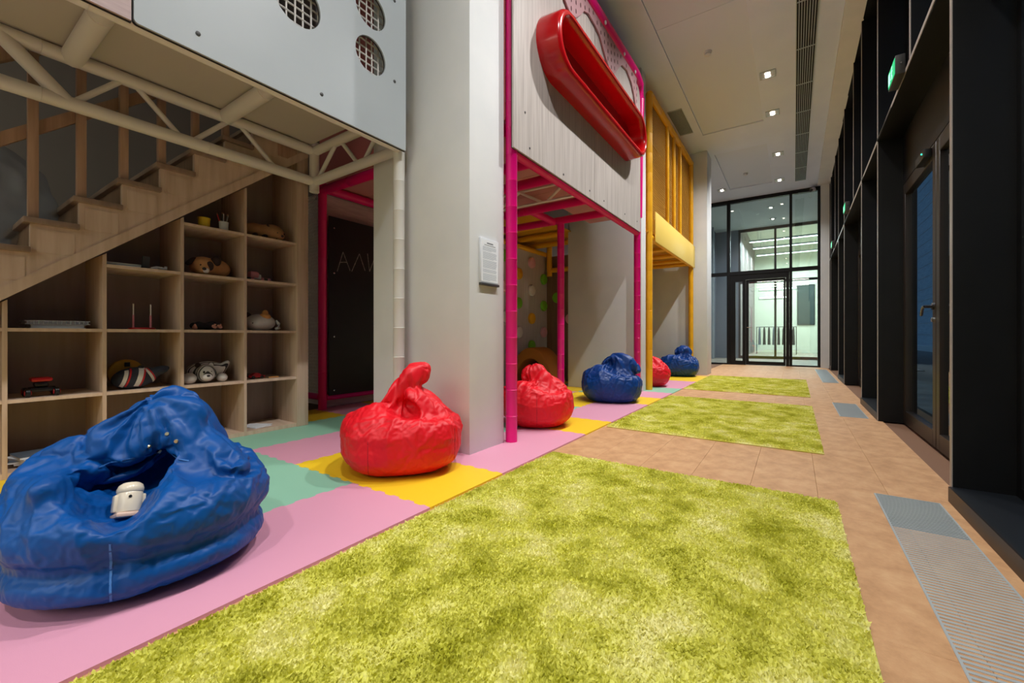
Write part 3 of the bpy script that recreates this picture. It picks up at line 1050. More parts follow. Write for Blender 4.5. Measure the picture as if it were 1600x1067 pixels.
# colour of each mat, column 0 = by the rugs; rows start two behind the camera
CG = {
    0: 'ppppp' 'yppyppypgppyyy',
    1: 'gpygg' 'ypgpgyyggppyyg',
    2: 'pgyyg' 'ppgyggpyggpygy',
    3: 'ygyyy' 'ggygpygpygpgyp',
    4: 'pgygy' 'yypygpygpygygy',
}
t = thing('foam_mat_floor', 'interlocking pastel foam mats in pink, yellow and mint along the left', 'foam mats', (-2.9, 4, 0))
cache = {}
NAME = dict(p='pink', y='yellow', g='green')
for c in range(5):
    for r in range(-5, 14):
        x1 = MX[c]
        x0 = x1 - P
        y0 = MY0 + P * r
        if y0 > 9.1:
            continue
        cx, cy = (x0 + x1) / 2, (y0 + P / 2)
        colr = CG[c][r + 5]
        key = (c == 0, colr)
        lc = (cx, cy, 0.0)
        if key not in cache:
            mbx = MB().prism(mat_poly(x0, x1, y0, y0 + P, c == 0), 'z', 0.0005, 0.012)
            o = obj('mat_tile', mbx, M['mat_' + NAME[colr]], t, smooth=False, loc=lc)
            cache[key] = o.data
        else:
            o = bpy.data.objects.new('mat_tile', cache[key])
            COL.objects.link(o)
            o.parent = t
            o.location = Vector(lc) - Vector(t.location)

# ================================================================== RUGS
def lowfreq(x, y, seed, f=1.0):
    rg = np.random.default_rng(seed)
    s = np.zeros_like(x)
    for i in range(10):
        k = f * (2 + 9 * rg.random())
        a = rg.random() * 2 * PI
        s += np.sin(k * (x * np.cos(a) + y * np.sin(a)) + rg.random() * 6.28) / (1 + 0.15 * k)
    return s


def rug(x0, x1, y0, y1, n, width, height, seed, label):
    t = thing('shag_rug', label, 'rug', ((x0 + x1) / 2, (y0 + y1) / 2, 0.0), 'lime green shaggy rugs')
    obj('rug_backing', MB().box(x0, x1, y0, y1, 0.0005, 0.011), M['shag'], t, bevel=0.003)
    rg = np.random.default_rng(seed)
    px = rg.uniform(x0 + 0.004, x1 - 0.004, n)
    py = rg.uniform(y0 + 0.004, y1 - 0.004, n)
    dirn = rg.uniform(0, 2 * PI, n)
    ln = np.abs(0.45 + 0.25 * np.tanh(lowfreq(px, py, seed + 2, 1.6)) + rg.normal(0, 0.3, n))
    hgt = height * rg.uniform(0.75, 1.12, n)
    dx, dy = np.cos(dirn) * ln * hgt, np.sin(dirn) * ln * hgt
    fa = rg.uniform(0, PI, n)
    wx, wy = np.cos(fa) * width / 2, np.sin(fa) * width / 2
    zb = 0.009
    V = np.zeros((n, 5, 3))
    V[:, 0] = np.stack([px - wx * 0.7, py - wy * 0.7, np.full(n, zb)], -1)
    V[:, 1] = np.stack([px + wx * 0.7, py + wy * 0.7, np.full(n, zb)], -1)
    V[:, 2] = np.stack([px + wx + dx * 0.45, py + wy + dy * 0.45, zb + hgt * 0.66], -1)
    V[:, 3] = np.stack([px - wx + dx * 0.45, py - wy + dy * 0.45, zb + hgt * 0.66], -1)
    V[:, 4] = np.stack([px + dx * 0.95 + wx * 0.2, py + dy * 0.95 + wy * 0.2, zb + hgt * 0.98], -1)
    V -= np.array(t.location)
    me = bpy.data.meshes.new('pile')
    me.vertices.add(n * 5)
    me.vertices.foreach_set('co', V.reshape(-1).astype('f4'))
    base = (np.arange(n) * 5)[:, None]
    lp = np.concatenate([base + np.array([[0, 1, 2, 3]]), base + np.array([[3, 2, 4]])], 1).reshape(-1)
    me.loops.add(n * 7)
    me.loops.foreach_set('vertex_index', lp.astype('i4'))
    me.polygons.add(n * 2)
    st = (np.arange(n) * 7)[:, None] + np.array([[0, 4]])
    me.polygons.foreach_set('loop_start', st.reshape(-1).astype('i4'))
    me.update(calc_edges=True)
    me.validate()
    o = link_mesh('pile', me, M['shag'], t)
    o['kind'] = 'stuff'
    return t


rug(-1.43, 0.178, -0.05, 2.64, 125000, 0.0090, 0.0125, 11, 'nearest lime green shaggy rug, filling the foreground')
rug(-1.43, 0.176, 3.68, 6.02, 60000, 0.011, 0.013, 23, 'middle lime green shaggy rug, second from the camera')
rug(-1.45, 0.185, 6.98, 9.55, 42000, 0.013, 0.013, 31, 'farthest lime green shaggy rug, towards the end glass wall')


# ================================================================== SHELF UNIT UNDER THE STAIRS
SF, SB, STH = -3.76, -4.20, 0.02        # front, back, board thickness
t = thing('shelf_unit', 'oak cubby shelf unit stepped under the staircase', 'shelves', (-3.98, 1.2, 0.0))
DIV = [0.37, 0.79, 1.212, 1.643]
SH = [0.457, 0.875, 1.303, 1.675]


def zline(y):                                # underside of the staircase
    return 1.045 + 0.80 * (y - 0.36)


def upright(y, th=STH):
    y0, y1 = y - th / 2, y + th / 2
    obj('upright', MB().prism([(y0, 0.013), (y1, 0.013), (y1, zline(y1) - 0.012), (y0, zline(y0) - 0.012)], 'x', SB + 0.012, SF), M['wood_v'], t)


for y in (-0.46, -0.04, *DIV):
    upright(y)
obj('end_panel', MB().box(SB + 0.012, SF + 0.012, 2.07, 2.175, 0.013, 2.55), M['wood_v'], t, bevel=0.002)


def shelf(y0, y1, z):
    obj('shelf', MB().box(SB + 0.012, SF - 0.003, y0 + STH / 2, y1 - STH / 2, z - STH / 2, z + STH / 2), M['wood'], t)


cells = [(0.79, 1.212), (1.212, 1.643), (1.643, 2.08)]
for z, first in ((SH[0], 0), (SH[1], 0), (SH[2], 0), (SH[3], 1)):
    for c in cells[first:]:
        shelf(c[0], c[1], z)
for c in ((-0.46, -0.04), (-0.04, 0.37), (0.37, 0.79)):
    shelf(c[0], c[1], SH[0])
obj('shelf', MB().box(SB + 0.012, SF - 0.003, -0.44, 0.78, SH[1] - 0.01, SH[1] + 0.01), M['wood'], t)
obj('base_board', MB().box(SB + 0.012, SF - 0.003, -0.46, 2.07, 0.013, 0.045), M['wood'], t)
obj('back_board', MB().prism([(-0.46, 0.013), (2.175, 0.013), (2.175, zline(2.175) + 0.015), (-0.46, zline(-0.46) + 0.015)], 'x', SB, SB + 0.012), M['shelf_back'], t)

# ================================================================== STAIRCASE
t = thing('staircase', 'oak staircase with wooden balusters rising above the cubby shelves', 'stairs', (-4.2, 1.0, 0.9))
RUN, RISE = 0.205, 0.176
Y1, Z1 = 0.435, 1.54                     # nosing and top of one visible tread
SX = -3.752
steps = [(Y1 + RUN * k, Z1 + RISE * k) for k in range(-3, 9)]
top = []
for (y, z) in steps:
    if y < 2.05:
        top += [(y + 0.03, z - RISE), (y + 0.03, z - 0.034)]
ye = 2.172
top = [p for p in top if p[0] < ye]
poly = top + [(ye, top[-1][1]), (ye, zline(ye)), (top[0][0], zline(top[0][0]))]
obj('stringer', MB().prism(poly, 'x', SX - 0.035, SX), M['wood'], t)
obj('stringer_trim', MB().prism([(top[0][0], zline(top[0][0])), (ye, zline(ye)), (ye, zline(ye) + 0.075), (top[0][0], zline(top[0][0]) + 0.075)], 'x', SX, SX + 0.012), M['wood'], t)
obj('stringer', MB().prism(poly, 'x', -4.70, -4.665), M['wood'], t)
for i, (y, z) in enumerate(steps):
    if y > 2.0:
        continue
    y1 = min(y + RUN + 0.03, 2.172)
    obj('tread', MB().box(-4.70, SX + 0.03, y, y1, z - 0.034, z), M['tread'], t, bevel=0.004)
    obj('riser', MB().box(-4.66, SX - 0.036, y + 0.03, y + 0.045, z - RISE, z - 0.034), M['darkwood'], t)
    obj('step_panel', MB().box(SX, SX + 0.003, y + 0.055, min(y + 0.03 + RUN - 0.02, 2.17), z - 0.20, z - 0.060), M['wood'], t)
obj('landing_panel', MB().box(SX - 0.035, SX + 0.002, 1.90, 2.172, 2.42, 2.62), M['baluster'], t)
obj('soffit', MB().prism([(-0.2, zline(-0.2)), (ye, zline(ye)), (ye, zline(ye) + 0.02), (-0.2, zline(-0.2) + 0.02)], 'x', -4.66, SX - 0.036), M['wood'], t)
for k in range(-1, 7):
    y, z = steps[3 + k]
    yb = y + 0.045
    obj('baluster', MB().box(SX - 0.055, SX - 0.012, yb - 0.022, yb + 0.022, z, z + 1.05), M['baluster'], t, bevel=0.002)
for off, hh, ww in ((0.505, 0.085, 0.03), (1.00, 0.09, 0.05)):
    ya, yb = -0.3, 2.0
    za, zb = 1.54 + (ya - 0.435) * 0.858 + off, 1.54 + (yb - 0.435) * 0.858 + off
    obj('handrail', MB().prism([(ya, za - hh / 2), (yb, zb - hh / 2), (yb, zb + hh / 2), (ya, za + hh / 2)], 'x', SX - 0.058 - ww, SX - 0.058), M['baluster'], t)

# crumpled clear plastic wrap standing on the stairs
t = thing('plastic_wrap', 'crumpled clear plastic wrap bundle standing on the stairs behind the balusters', 'plastic wrap', (-4.3, 0.35, 1.16))


def crumple(co, nrm):
    p = co * 4.0
    return 0.03 * ridged(p + Vector((3, 1, 2))) + 0.012 * ridged(p * 2.3)


soft_mesh('wrap', [ell((-4.28, 0.30, 1.72), (0.22, 0.34, 0.34)), ell((-4.3, 0.12, 1.42), (0.22, 0.30, 0.28), k=0.1)], 0.022, M['plastic_clear'], t, crumple)

# ================================================================== WHITE PLAY BALCONY
t = thing('play_balcony', 'white play balcony with round netted portholes above the shelves', 'play frame', (-3.0, 1.0, 2.26))
XP = -2.41                                # front panel plane
PB = 2.222


def circle(cy, cz, r, n=40):
    return [(cy + r * math.cos(2 * PI * i / n), cz + r * math.sin(2 * PI * i / n)) for i in range(n)]


HOLES = [(1.847, 2.763, 0.123), (1.847, 3.075, 0.123), (1.335, 2.80, 0.143), (1.335, 3.16, 0.143), (0.95, 3.0, 0.123)]


def holed_panel(y0, y1, z0, z1, holes, x0, x1):
    bm = bmesh.new()

    def loop(pts):
        vs = [bm.verts.new((x1, p[0], p[1])) for p in pts]
        return [bm.edges.new((vs[i], vs[(i + 1) % len(vs)])) for i in range(len(vs))]
    c = 0.018
    rnd_ = []
    for (py, pz, a0) in ((y0 + c, z0 + c, PI), (y1 - 0.002, z0 + 0.002, 1.5 * PI)):
        rr = c if a0 == PI else 0.002
        rnd_ += [(py + rr * math.cos(a0 + PI / 2 * i / 6), pz + rr * math.sin(a0 + PI / 2 * i / 6)) for i in range(7)]
    es = loop(rnd_ + [(y1, z1), (y0, z1)])
    for h in holes:
        es += loop(circle(*h))
    bmesh.ops.triangle_fill(bm, use_beauty=True, use_dissolve=False, edges=es)
    r = bmesh.ops.extrude_face_region(bm, geom=list(bm.faces))
    bmesh.ops.translate(bm, vec=(x0 - x1, 0, 0), verts=[g for g in r['geom'] if isinstance(g, bmesh.types.BMVert)])
    bmesh.ops.recalc_face_normals(bm, faces=bm.faces)
    m_ = MB()
    bm.verts.ensure_lookup_table()
    bm.verts.index_update()
    m_.v = [tuple(v.co) for v in bm.verts]
    m_.f = [tuple(v.index for v in f.verts) for f in bm.faces]
    bm.free()
    return m_


obj('front_panel', holed_panel(0.601, 2.158, PB, 4.6, HOLES, XP - 0.012, XP), M['white_lam'], t, smooth=False)
obj('panel_core', holed_panel(0.598, 2.161, PB - 0.004, 4.6, [(a, b, c_ - 0.001) for a, b, c_ in HOLES], XP - 0.022, XP - 0.0122), M['core_edge'], t, smooth=False)
obj('side_panel', holed_panel(-1.2, 0.592, PB, 4.6, [], XP - 0.012, XP), M['pinkwash'], t, smooth=False)
obj('panel_core', holed_panel(-1.2, 0.595, PB - 0.004, 4.6, [], XP - 0.022, XP - 0.0122), M['core_edge'], t, smooth=False)
for (y, z) in ((0.84, 2.312), (1.484, 2.324), (2.05, 2.688), (2.05, 3.273), (0.84, 3.3)):
    obj('bolt', MB().lathe((XP, y, z), [(0.011, 0), (0.011, 0.003), (0.006, 0.005)], 12, 'x'), M['sign_grey'], t)
# netting behind the portholes
mb = MB()
xn = XP - 0.06
for k in range(-30, 60):
    y = 0.6 + 0.05 * k
    if 0.75 < y < 2.12:
        mb.path([(xn, y, 2.55), (xn - 0.008 + 0.016 * (k % 2), y, 3.4)], 0.0058, 5)
for k in range(28):
    z = 2.5 + 0.05 * k
    mb.path([(xn, 0.75, z + 0.02), (xn, 2.12, z - 0.02)], 0.0058, 5)
tag(obj('netting', mb, M['net_rope'], t), kind='stuff')
# frame tubes and deck
XR, YR, ZL, ZU = -3.69, 2.2, 2.265, 2.545
obj('lower_chord', MB().sleeve((XR, -1.2, ZL), (XR, YR, ZL), 0.042, 0.9), M['cream_tube'], t)
obj('upper_chord', MB().sleeve((XR, -1.2, ZU), (XR, YR, ZU), 0.042, 0.9), M['cream_tube'], t)
obj('lower_chord', MB().sleeve((XR, YR, ZL), (-2.50, YR - 0.02, ZL), 0.040, 0.9), M['cream_tube'], t)
obj('upper_chord', MB().sleeve((XR, YR, ZU), (-2.50, YR - 0.02, ZU), 0.040, 0.9), M['cream_tube'], t)
obj('front_tube', MB().sleeve((XP - 0.065, -1.2, ZL - 0.005), (XP - 0.065, 2.14, ZL - 0.005), 0.040, 0.9), M['cream_tube'], t)
for y in (-0.25, 0.63, 1.47):
    obj('joist', MB().sleeve((XR, y, ZU + 0.005), (XP - 0.03, y, ZU + 0.005), 0.055, 0.8), M['cream_tube'], t)
for (a, b, r) in (((0.33, ZU), (0.61, ZL), 0.042), ((0.62, ZL), (0.875, ZU), 0.018), ((0.91, ZU), (1.195, ZL), 0.018), ((1.24, ZL), (1.507, ZU), 0.018),
                  ((1.553, ZU), (1.86, ZL), 0.018), ((0.04, ZL), (0.30, ZU), 0.018)):
    obj('truss_web', MB().tube((XR, a[0], a[1]), (XR, b[0], b[1]), r, 12), M['cream_tube'], t)
for (a, b) in (((-3.64, ZL), (-3.34, ZU)), ((-3.29, ZU), (-3.02, ZL)), ((-2.98, ZL), (-2.72, ZU))):
    obj('truss_web', MB().tube((a[0], YR, a[1]), (b[0], YR, b[1]), 0.018, 12), M['cream_tube'], t)
obj('corner_foot', MB().tube((XR, YR, 2.17), (XR, YR, 2.62), 0.043, 16), M['cream_tube'], t)
for (y0, y1) in ((-1.2, -0.25), (-0.25, 0.63), (0.63, 1.47), (1.47, 2.16)):
    obj('deck_board', MB().box(XR + 0.01, XP - 0.03, y0 + 0.003, y1 - 0.003, ZU + 0.045, ZU + 0.065), M['cream_board'], t)
obj('post', MB().sleeve((-2.50, 2.17, 0.0125), (-2.50, 2.17, 2.24), 0.043, 0.22), M['white_tube'], t)
obj('inner_wall', MB().box(XR, XR + 0.02, -1.2, 2.2, ZU + 0.07, 4.6), M['mustard'] if False else M['dark_wall'], t)

# ================================================================== MAGENTA PLAY HOUSE
t = thing('play_house', 'magenta framed play house with grey wood front panels between two columns', 'play frame', (-3.1, 4.3, 0.0125))
r_ = 0.046
for (x, y, z1, nm) in ((-1.84, 2.725, 4.5, 'post'), (-1.85, 5.93, 4.4, 'post'), (-2.53, 4.9, 2.36, 'post')):
    obj(nm, MB().sleeve((x, y, 0.0125), (x, y, z1), r_, 0.2), M['pink'], t)
obj('post', MB().sleeve((-4.40, 2.72, 0.0125), (-4.40, 2.72, 2.55), r_, 0.4), M['pink_beam'], t)
obj('beam', MB().sleeve((-1.845, 2.73, 2.30), (-1.845, 5.93, 2.30), r_, 0.5), M['pink_beam'], t)
for y, xa in ((3.1, -2.75), (3.52, -2.9), (4.3, -4.4), (4.88, -4.4)):
    obj('beam', MB().sleeve((xa, y, 2.34), (-1.85, y, 2.34), 0.047, 0.8), M['pink_beam'], t)
obj('beam', MB().sleeve((-2.62, 4.3, 2.335), (-2.62, 4.88, 2.335), 0.045, 0.5), M['pink_beam'], t)
obj('beam', MB().sleeve((-4.4, 2.72, 2.47), (-1.9, 2.72, 2.47), 0.05, 0.5), M['pink_beam'], t)
obj('beam', MB().sleeve((-4.40, 2.72, 2.50), (-4.40, 4.9, 2.50), 0.05, 0.5), M['pink_beam'], t)
obj('bottom_rail', MB().sleeve((-4.40, 2.76, 0.14), (-4.40, 4.9, 0.14), 0.035, 0.5), M['pink'], t)
obj('bottom_rail', MB().sleeve((-5.3, 2.72, 0.15), (-4.44, 2.72, 0.15), 0.038, 0.5), M['pink'], t)
for (y0, y1) in ((2.74, 3.3), (3.3, 3.86), (3.86, 4.42), (4.42, 4.94)):
    obj('deck_board', MB().box(-4.45, -1.83, y0 + 0.003, y1 - 0.003, 2.56, 2.58), M['deck_pink'], t)
obj('deck_board', MB().box(-2.6, -1.83, 4.946, 6.0, 2.56, 2.58), M['deck_pink'], t)
for (y0, y1) in ((2.665, 4.231), (4.240, 5.845)):
    obj('front_panel', MB().box(-1.795, -1.78, y0, y1, 2.285, 4.42), M['greywood'], t)
    obj('panel_core', MB().box(-1.800, -1.7951, y0 - 0.002, y1 + 0.002, 2.281, 4.42), M['core_edge'], t)
for (y, z) in ((2.83, 2.62), (2.9, 2.36), (3.5, 2.34), (4.1, 2.36), (4.5, 2.36), (5.2, 2.38), (5.7, 2.4)):
    obj('bolt', MB().lathe((-1.78, y, z), [(0.009, 0), (0.009, 0.003), (0.005, 0.004)], 10, 'x'), M['sign_grey'], t)
obj('side_panel', MB().box(-4.40, -1.88, 2.685, 2.70, 2.53, 4.5), base_mat('dusky_red_board', 'b0605c', 0.7), t)
tt = [(-1.77, 2.7, 4.34), (-1.77, 3.98, 4.33), (-1.77, 5.3, 4.36), (-1.77, 5.62, 4.36), (-1.775, 5.80, 4.31), (-1.785, 5.88, 4.15), (-1.79, 5.89, 3.8), (-1.80, 5.90, 2.5)]
obj('top_rail', MB().path(tt, [0.058] * 5 + [0.05, 0.04, 0.03], 14), M['pink'], t)
# dripping scalloped board with slots
low = [(2.7, 4.1), (2.95, 3.95), (3.1, 4.05), (3.25, 4.12), (3.43, 3.98), (3.59, 3.90), (3.73, 3.93), (3.83, 4.02), (3.92, 4.12), (4.03, 4.165), (4.20, 4.15), (4.33, 4.12),
       (4.475, 4.0), (4.59, 3.92), (4.68, 3.90), (4.78, 3.93), (4.87, 4.02), (4.95, 4.10), (5.04, 4.175), (5.23, 4.21), (5.41, 4.14), (5.50, 4.05), (5.57, 3.92), (5.62, 3.9)]
up = [(5.62, 4.33), (2.7, 4.33)]
obj('drip_board', MB().prism(low + up, 'x', -1.775, -1.758), M['pink_drip'], t, smooth=False)


def low_z(y):
    for (a, b) in zip(low[:-1], low[1:]):
        if a[0] <= y <= b[0]:
            return a[1] + (b[1] - a[1]) * (y - a[0]) / (b[0] - a[0])
    return 9


mb = MB()
for i in range(28):
    for j in range(5):
        y = 2.78 + 0.105 * i
        z = 3.95 + 0.085 * j + (0.042 if i % 2 else 0)
        if z - 0.035 > low_z(y) and z < 4.25:
            mb.prism([(y + 0.012 * math.cos(a), z + 0.026 * math.sin(a)) for a in [2 * PI * q / 8 for q in range(8)]], 'x', -1.7582, -1.7572)
tag(obj('slots', mb, M['slot'], t), kind='stuff')
for y in (3.62, 4.40, 5.02, 5.44):
    obj('clip', MB().ell((-1.722, y, 4.285), (0.012, 0.018, 0.024), None, 12, 8), M['white_plastic'], t)
# white zig-zag truss under the deck
zz = [(-3.0, 2.37), (-2.69, 2.53), (-2.40, 2.37), (-2.31, 2.37), (-2.09, 2.53)]
for a, b in zip(zz[:-1], zz[1:]):
    if abs(a[1] - b[1]) > 0.05:
        obj('truss_web', MB().tube((a[0], 4.16, a[1]), (b[0], 4.16, b[1]), 0.016, 10), M['net_white'], t)
obj('truss_chord', MB().tube((-3.4, 4.16, 2.365), (-1.9, 4.16, 2.365), 0.013, 10), M['net_white'], t)
obj('truss_chord', MB().tube((-3.4, 4.16, 2.53), (-1.9, 4.16, 2.53), 0.013, 10), M['net_white'], t)
# netting beside the shelves
mb = MB()
for k in range(18):
    x = -4.46 - 0.032 * k
    mb.box(x - 0.0055, x + 0.0055, 2.712, 2.72, 0.17, 2.45)
for k in range(60):
    z = 0.19 + 0.038 * k
    mb.box(-5.02, -4.44, 2.712, 2.72, z - 0.0055, z + 0.0055)
tag(obj('netting', mb, M['net_white'], t), kind='stuff')
obj('rear_panel', MB().box(-4.47, -4.455, 2.78, 4.9, 0.02, 2.46), M['pinkwash'], t)
obj('rear_panel', MB().box(-5.3, -4.47, 2.86, 2.88, 0.02, 2.46), noise_mat('pinkwash_lightened', ['e0cfcd', 'e8d8d6'], 5, (1, 1, 12), rough=0.6), t)  # pinkwash copy painted lighter to make up for weak light behind the net

# blackboard fixed to the frame
t = thing('blackboard', 'black chalkboard with faint chalk letters on the magenta frame behind the column', 'blackboard', (-4.36, 3.4, 0.16))
obj('board', MB().box(-4.35, -4.335, 2.76, 4.75, 0.165, 2.19), M['chalkboard'], t, bevel=0.003)
mb = MB()
strokes = [[(2.86, 1.575), (2.935, 1.81), (3.03, 1.60)], [(2.895, 1.685), (2.99, 1.70)],
           [(3.05, 1.60), (3.155, 1.825), (3.235, 1.63)],
           [(3.27, 1.845), (3.30, 1.63), (3.40, 1.86), (3.425, 1.64)]]
for s_ in strokes:
    for a, b in zip(s_[:-1], s_[1:]):
        d = Vector((b[0] - a[0], b[1] - a[1]))
        n_ = Vector((-d.y, d.x)).normalized() * 0.005
        k = 6
        for q in range(k):
            p0 = Vector(a) + d * (q / k)
            p1 = Vector(a) + d * ((q + 0.93) / k)
            ww = n_ * random.uniform(0.6, 1.1)
            mb.prism([(p0.x + ww.x, p0.y + ww.y), (p1.x + ww.x, p1.y + ww.y), (p1.x - ww.x, p1.y - ww.y), (p0.x - ww.x, p0.y - ww.y)], 'x', -4.335, -4.3345)
obj('chalk_writing', mb, M['chalk'], t, smooth=False)
for (y, z) in ((2.82, 2.06), (2.82, 1.55), (2.82, 0.83), (2.82, 0.22)):
    obj('bolt', MB().lathe((-4.335, y, z), [(0.009, 0), (0.009, 0.004), (0.004, 0.006)], 10, 'x'), M['chrome'], t)

# ================================================================== RED LOOK-OUT TUB
t = thing('lookout_tub', 'glossy red oblong plastic look-out tub fixed to the grey wood front', 'play window', (-1.70, 4.25, 3.07))


def stadium(y0, y1, zc, h, n=18):
    r = h / 2
    p = [(y1 - r + r * math.sin(a), zc - r * math.cos(a)) for a in [PI * i / n for i in range(n + 1)]]
    p += [(y0 + r - r * math.sin(a), zc + r * math.cos(a)) for a in [PI * i / n for i in range(n + 1)]]
    return p


prof = [(-1.78, 0.0), (-1.765, 0.0), (-1.60, 0.012), (-1.578, 0.022), (-1.568, 0.038), (-1.569, 0.062), (-1.585, 0.078), (-1.64, 0.085), (-1.768, 0.092)]
rings = []
for (x, ins) in prof:
    rings.append([(x, p[0], p[1]) for p in stadium(3.0 + ins, 5.47 - ins, 3.34, 0.56 - 2 * ins)])
obj('tub_shell', MB().ring_stack(rings), M['red_gloss'], t)

# ================================================================== YELLOW PLAY FRAME
t = thing('play_tower', 'yellow tube play frame with mustard netting and pale board beyond the magenta one', 'play frame', (-2.3, 8.1, 0.0125))
obj('post', MB().sleeve((-1.85, 6.52, 0.0125), (-1.85, 6.52, 4.55), 0.05, 0.3), M['yellow'], t)
obj('post', MB().sleeve((-1.85, 9.66, 0.0125), (-1.85, 9.66, 4.55), 0.05, 0.3), M['yellow'], t)
obj('top_rail', MB().sleeve((-1.85, 6.52, 4.55), (-1.85, 9.66, 4.55), 0.055, 0.6), M['yellow'], t)
for y in (7.62, 8.1, 8.6):
    obj('upright', MB().sleeve((-1.85, y, 2.7), (-1.85, y, 4.5), 0.034, 0.35), M['yellow'], t)
obj('front_panel', MB().box(-1.795, -1.78, 6.63, 9.72, 2.30, 2.765), M['yellow_light'], t, bevel=0.004)
obj('beam', MB().sleeve((-1.85, 6.52, 2.36), (-1.85, 9.66, 2.36), 0.045, 0.6), M['yellow'], t)
for y in (6.9, 7.6, 8.3, 9.0, 9.5):
    obj('joist', MB().tube((-2.9, y, 2.36), (-1.85, y, 2.36), 0.04, 12), M['yellow'], t)
obj('deck_board', MB().box(-3.0, -1.84, 6.45, 9.7, 2.42, 2.44), M['mustard'], t)
obj('rear_panel', MB().box(-2.35, -2.32, 6.45, 9.7, 2.45, 4.6), M['mustard'], t)
mb = MB()
for k in range(76):
    y = 6.58 + 0.04 * k
    mb.box(-1.873, -1.868, y - 0.004, y + 0.004, 2.7, 4.5)
for k in range(45):
    z = 2.72 + 0.04 * k
    mb.box(-1.873, -1.868, 6.56, 9.62, z - 0.004, z + 0.004)
tag(obj('netting', mb, M['net_mustard'], t), kind='stuff')

# yellow ceiling deck and climbing wall deep inside
t = thing('climbing_wall', 'grey wood climbing wall with round coloured holds under a yellow deck', 'climbing wall', (-3.92, 6.0, 0.0125))
obj('wall_panel', MB().box(-3.93, -3.90, 4.96, 6.98, 0.0125, 2.33), noise_mat('climbing_wood_lightened', ['bdb4ad', 'cbc2bb', 'd3cbc4'], 5, (9, 9, 0.35), rough=0.5, lo=0.3, hi=0.7), t)  # grey wood copy painted lighter in place of light under the deck
obj('side_panel', MB().box(-3.90, -3.08, 6.98, 7.0, 0.0125, 2.33), M['darkwood'], t)
for (y, z, c) in ((6.40, 2.14, 'pink'), (5.97, 1.894, 'yellow'), (6.83, 1.892, 'green'), (6.40, 1.648, 'white'), (5.96, 1.396, 'green'), (6.83, 1.396, 'green'), (6.40, 1.147, 'yellow'),
                  (5.97, 0.90, 'white'), (6.83, 0.906, 'pink'), (6.40, 0.66, 'green'), (5.55, 2.14, 'green'), (5.55, 1.648, 'pink'), (5.55, 1.147, 'white')):
    obj('hold', MB().lathe((-3.90, y, z), [(0.098, 0.0), (0.1, 0.02), (0.092, 0.042), (0.075, 0.05)], 24, 'x'), M['hold_' + c], t)
for (x, z, c) in ((-3.67, 1.55, 'green'), (-3.4, 1.15, 'pink')):
    obj('hold', MB().lathe((x, 6.98, z), [(0.098, 0.0), (0.1, -0.02), (0.092, -0.042), (0.075, -0.05)], 24, 'y'), M['hold_' + c], t)
obj('top_rail', MB().sleeve((-3.88, 4.96, 2.36), (-3.88, 6.9, 2.36), 0.04, 0.5), M['yellow'], t)
for k in range(4):
    obj('deck_board', MB().box(-4.5, -3.02, 4.97 + 0.5 * k, 5.45 + 0.5 * k, 2.53, 2.55), M['mustard'], t)
for y in (5.4, 6.0, 6.6):
    obj('joist', MB().tube((-4.4, y, 2.47), (-3.1, y, 2.47), 0.045, 12), M['yellow'], t)
obj('corner_post', MB().sleeve((-3.80, 6.9, 1.95), (-3.80, 6.9, 2.5), 0.05, 0.2), M['yellow'], t)
obj('corner_rail', MB().tube((-3.8, 6.92, 2.06), (-3.1, 6.92, 2.06), 0.045, 12), M['yellow'], t)
# orange arched crawl tunnel at its foot
t = thing('crawl_tunnel', 'orange arched crawl tunnel at the foot of the climbing wall', 'tunnel', (-3.3, 5.85, 0.0125))
ro, ri = 0.40, 0.28
XT = -3.49
pts = [(XT + ro * math.cos(a), 0.0125 + 1.6 * ro * math.sin(a)) for a in [PI * i / 24 for i in range(25)]]
pts += [(XT + ri * math.cos(a), 0.0125 + 1.65 * ri * math.sin(a)) for a in [PI * (24 - i) / 24 for i in range(25)]]
obj('arch', MB().prism(pts, 'y', 5.7, 6.15), M['orange'], t, bevel=0.02)
obj('shade_infill', MB().prism([(XT + (ri - 0.003) * math.cos(a), 0.0125 + 1.65 * (ri - 0.003) * math.sin(a)) for a in [PI * i / 24 for i in range(25)]], 'y', 6.10, 6.14), M['dark_cloth'], t)  # dark sheet added across the arch for the shade inside the tunnel

# notice on the first column
t = thing('notice', 'white framed printed notice on the nearest column', 'notice', (-1.87, 2.46, 1.215))
obj('notice_frame', MB().box(-1.87, -1.853, 2.352, 2.572, 1.222, 1.545), M['white_plastic'], t, bevel=0.003)
obj('sheet', MB().box(-1.8535, -1.8522, 2.362, 2.562, 1.232, 1.535), M['paper'], t)
obj('lower_ledge', MB().box(-1.87, -1.845, 2.352, 2.572, 1.205, 1.222), M['sign_grey'], t, bevel=0.002)
mb, mb2 = MB(), MB()
rr = random.Random(5)
z = 1.515
mb2.box(-1.8523, -1.8517, 2.425, 2.50, z - 0.006, z + 0.003)
z -= 0.016
mb2.box(-1.8523, -1.8517, 2.395, 2.53, z - 0.003, z + 0.001)
z -= 0.014
for blk in (5, 8, 9, 4, 8):
    for k in range(blk):
        mb.box(-1.8523, -1.8517, 2.377, 2.548 - (rr.random() * 0.09 if k == blk - 1 else rr.random() * 0.012), z - 0.0022, z + 0.0012)
        z -= 0.0066
    z -= 0.006
tag(obj('text_lines', mb, M['ink'], t, smooth=False), kind='stuff')
obj('heading', mb2, M['ink_dark'], t, smooth=False)

# ================================================================== BEAN BAGS
from mathutils.bvhtree import BVHTree


def crease(p, wdt=0.16):
    d = noise.voronoi(p)[0]
    e = (d[1] - d[0]) / wdt
    return math.exp(-e * e)


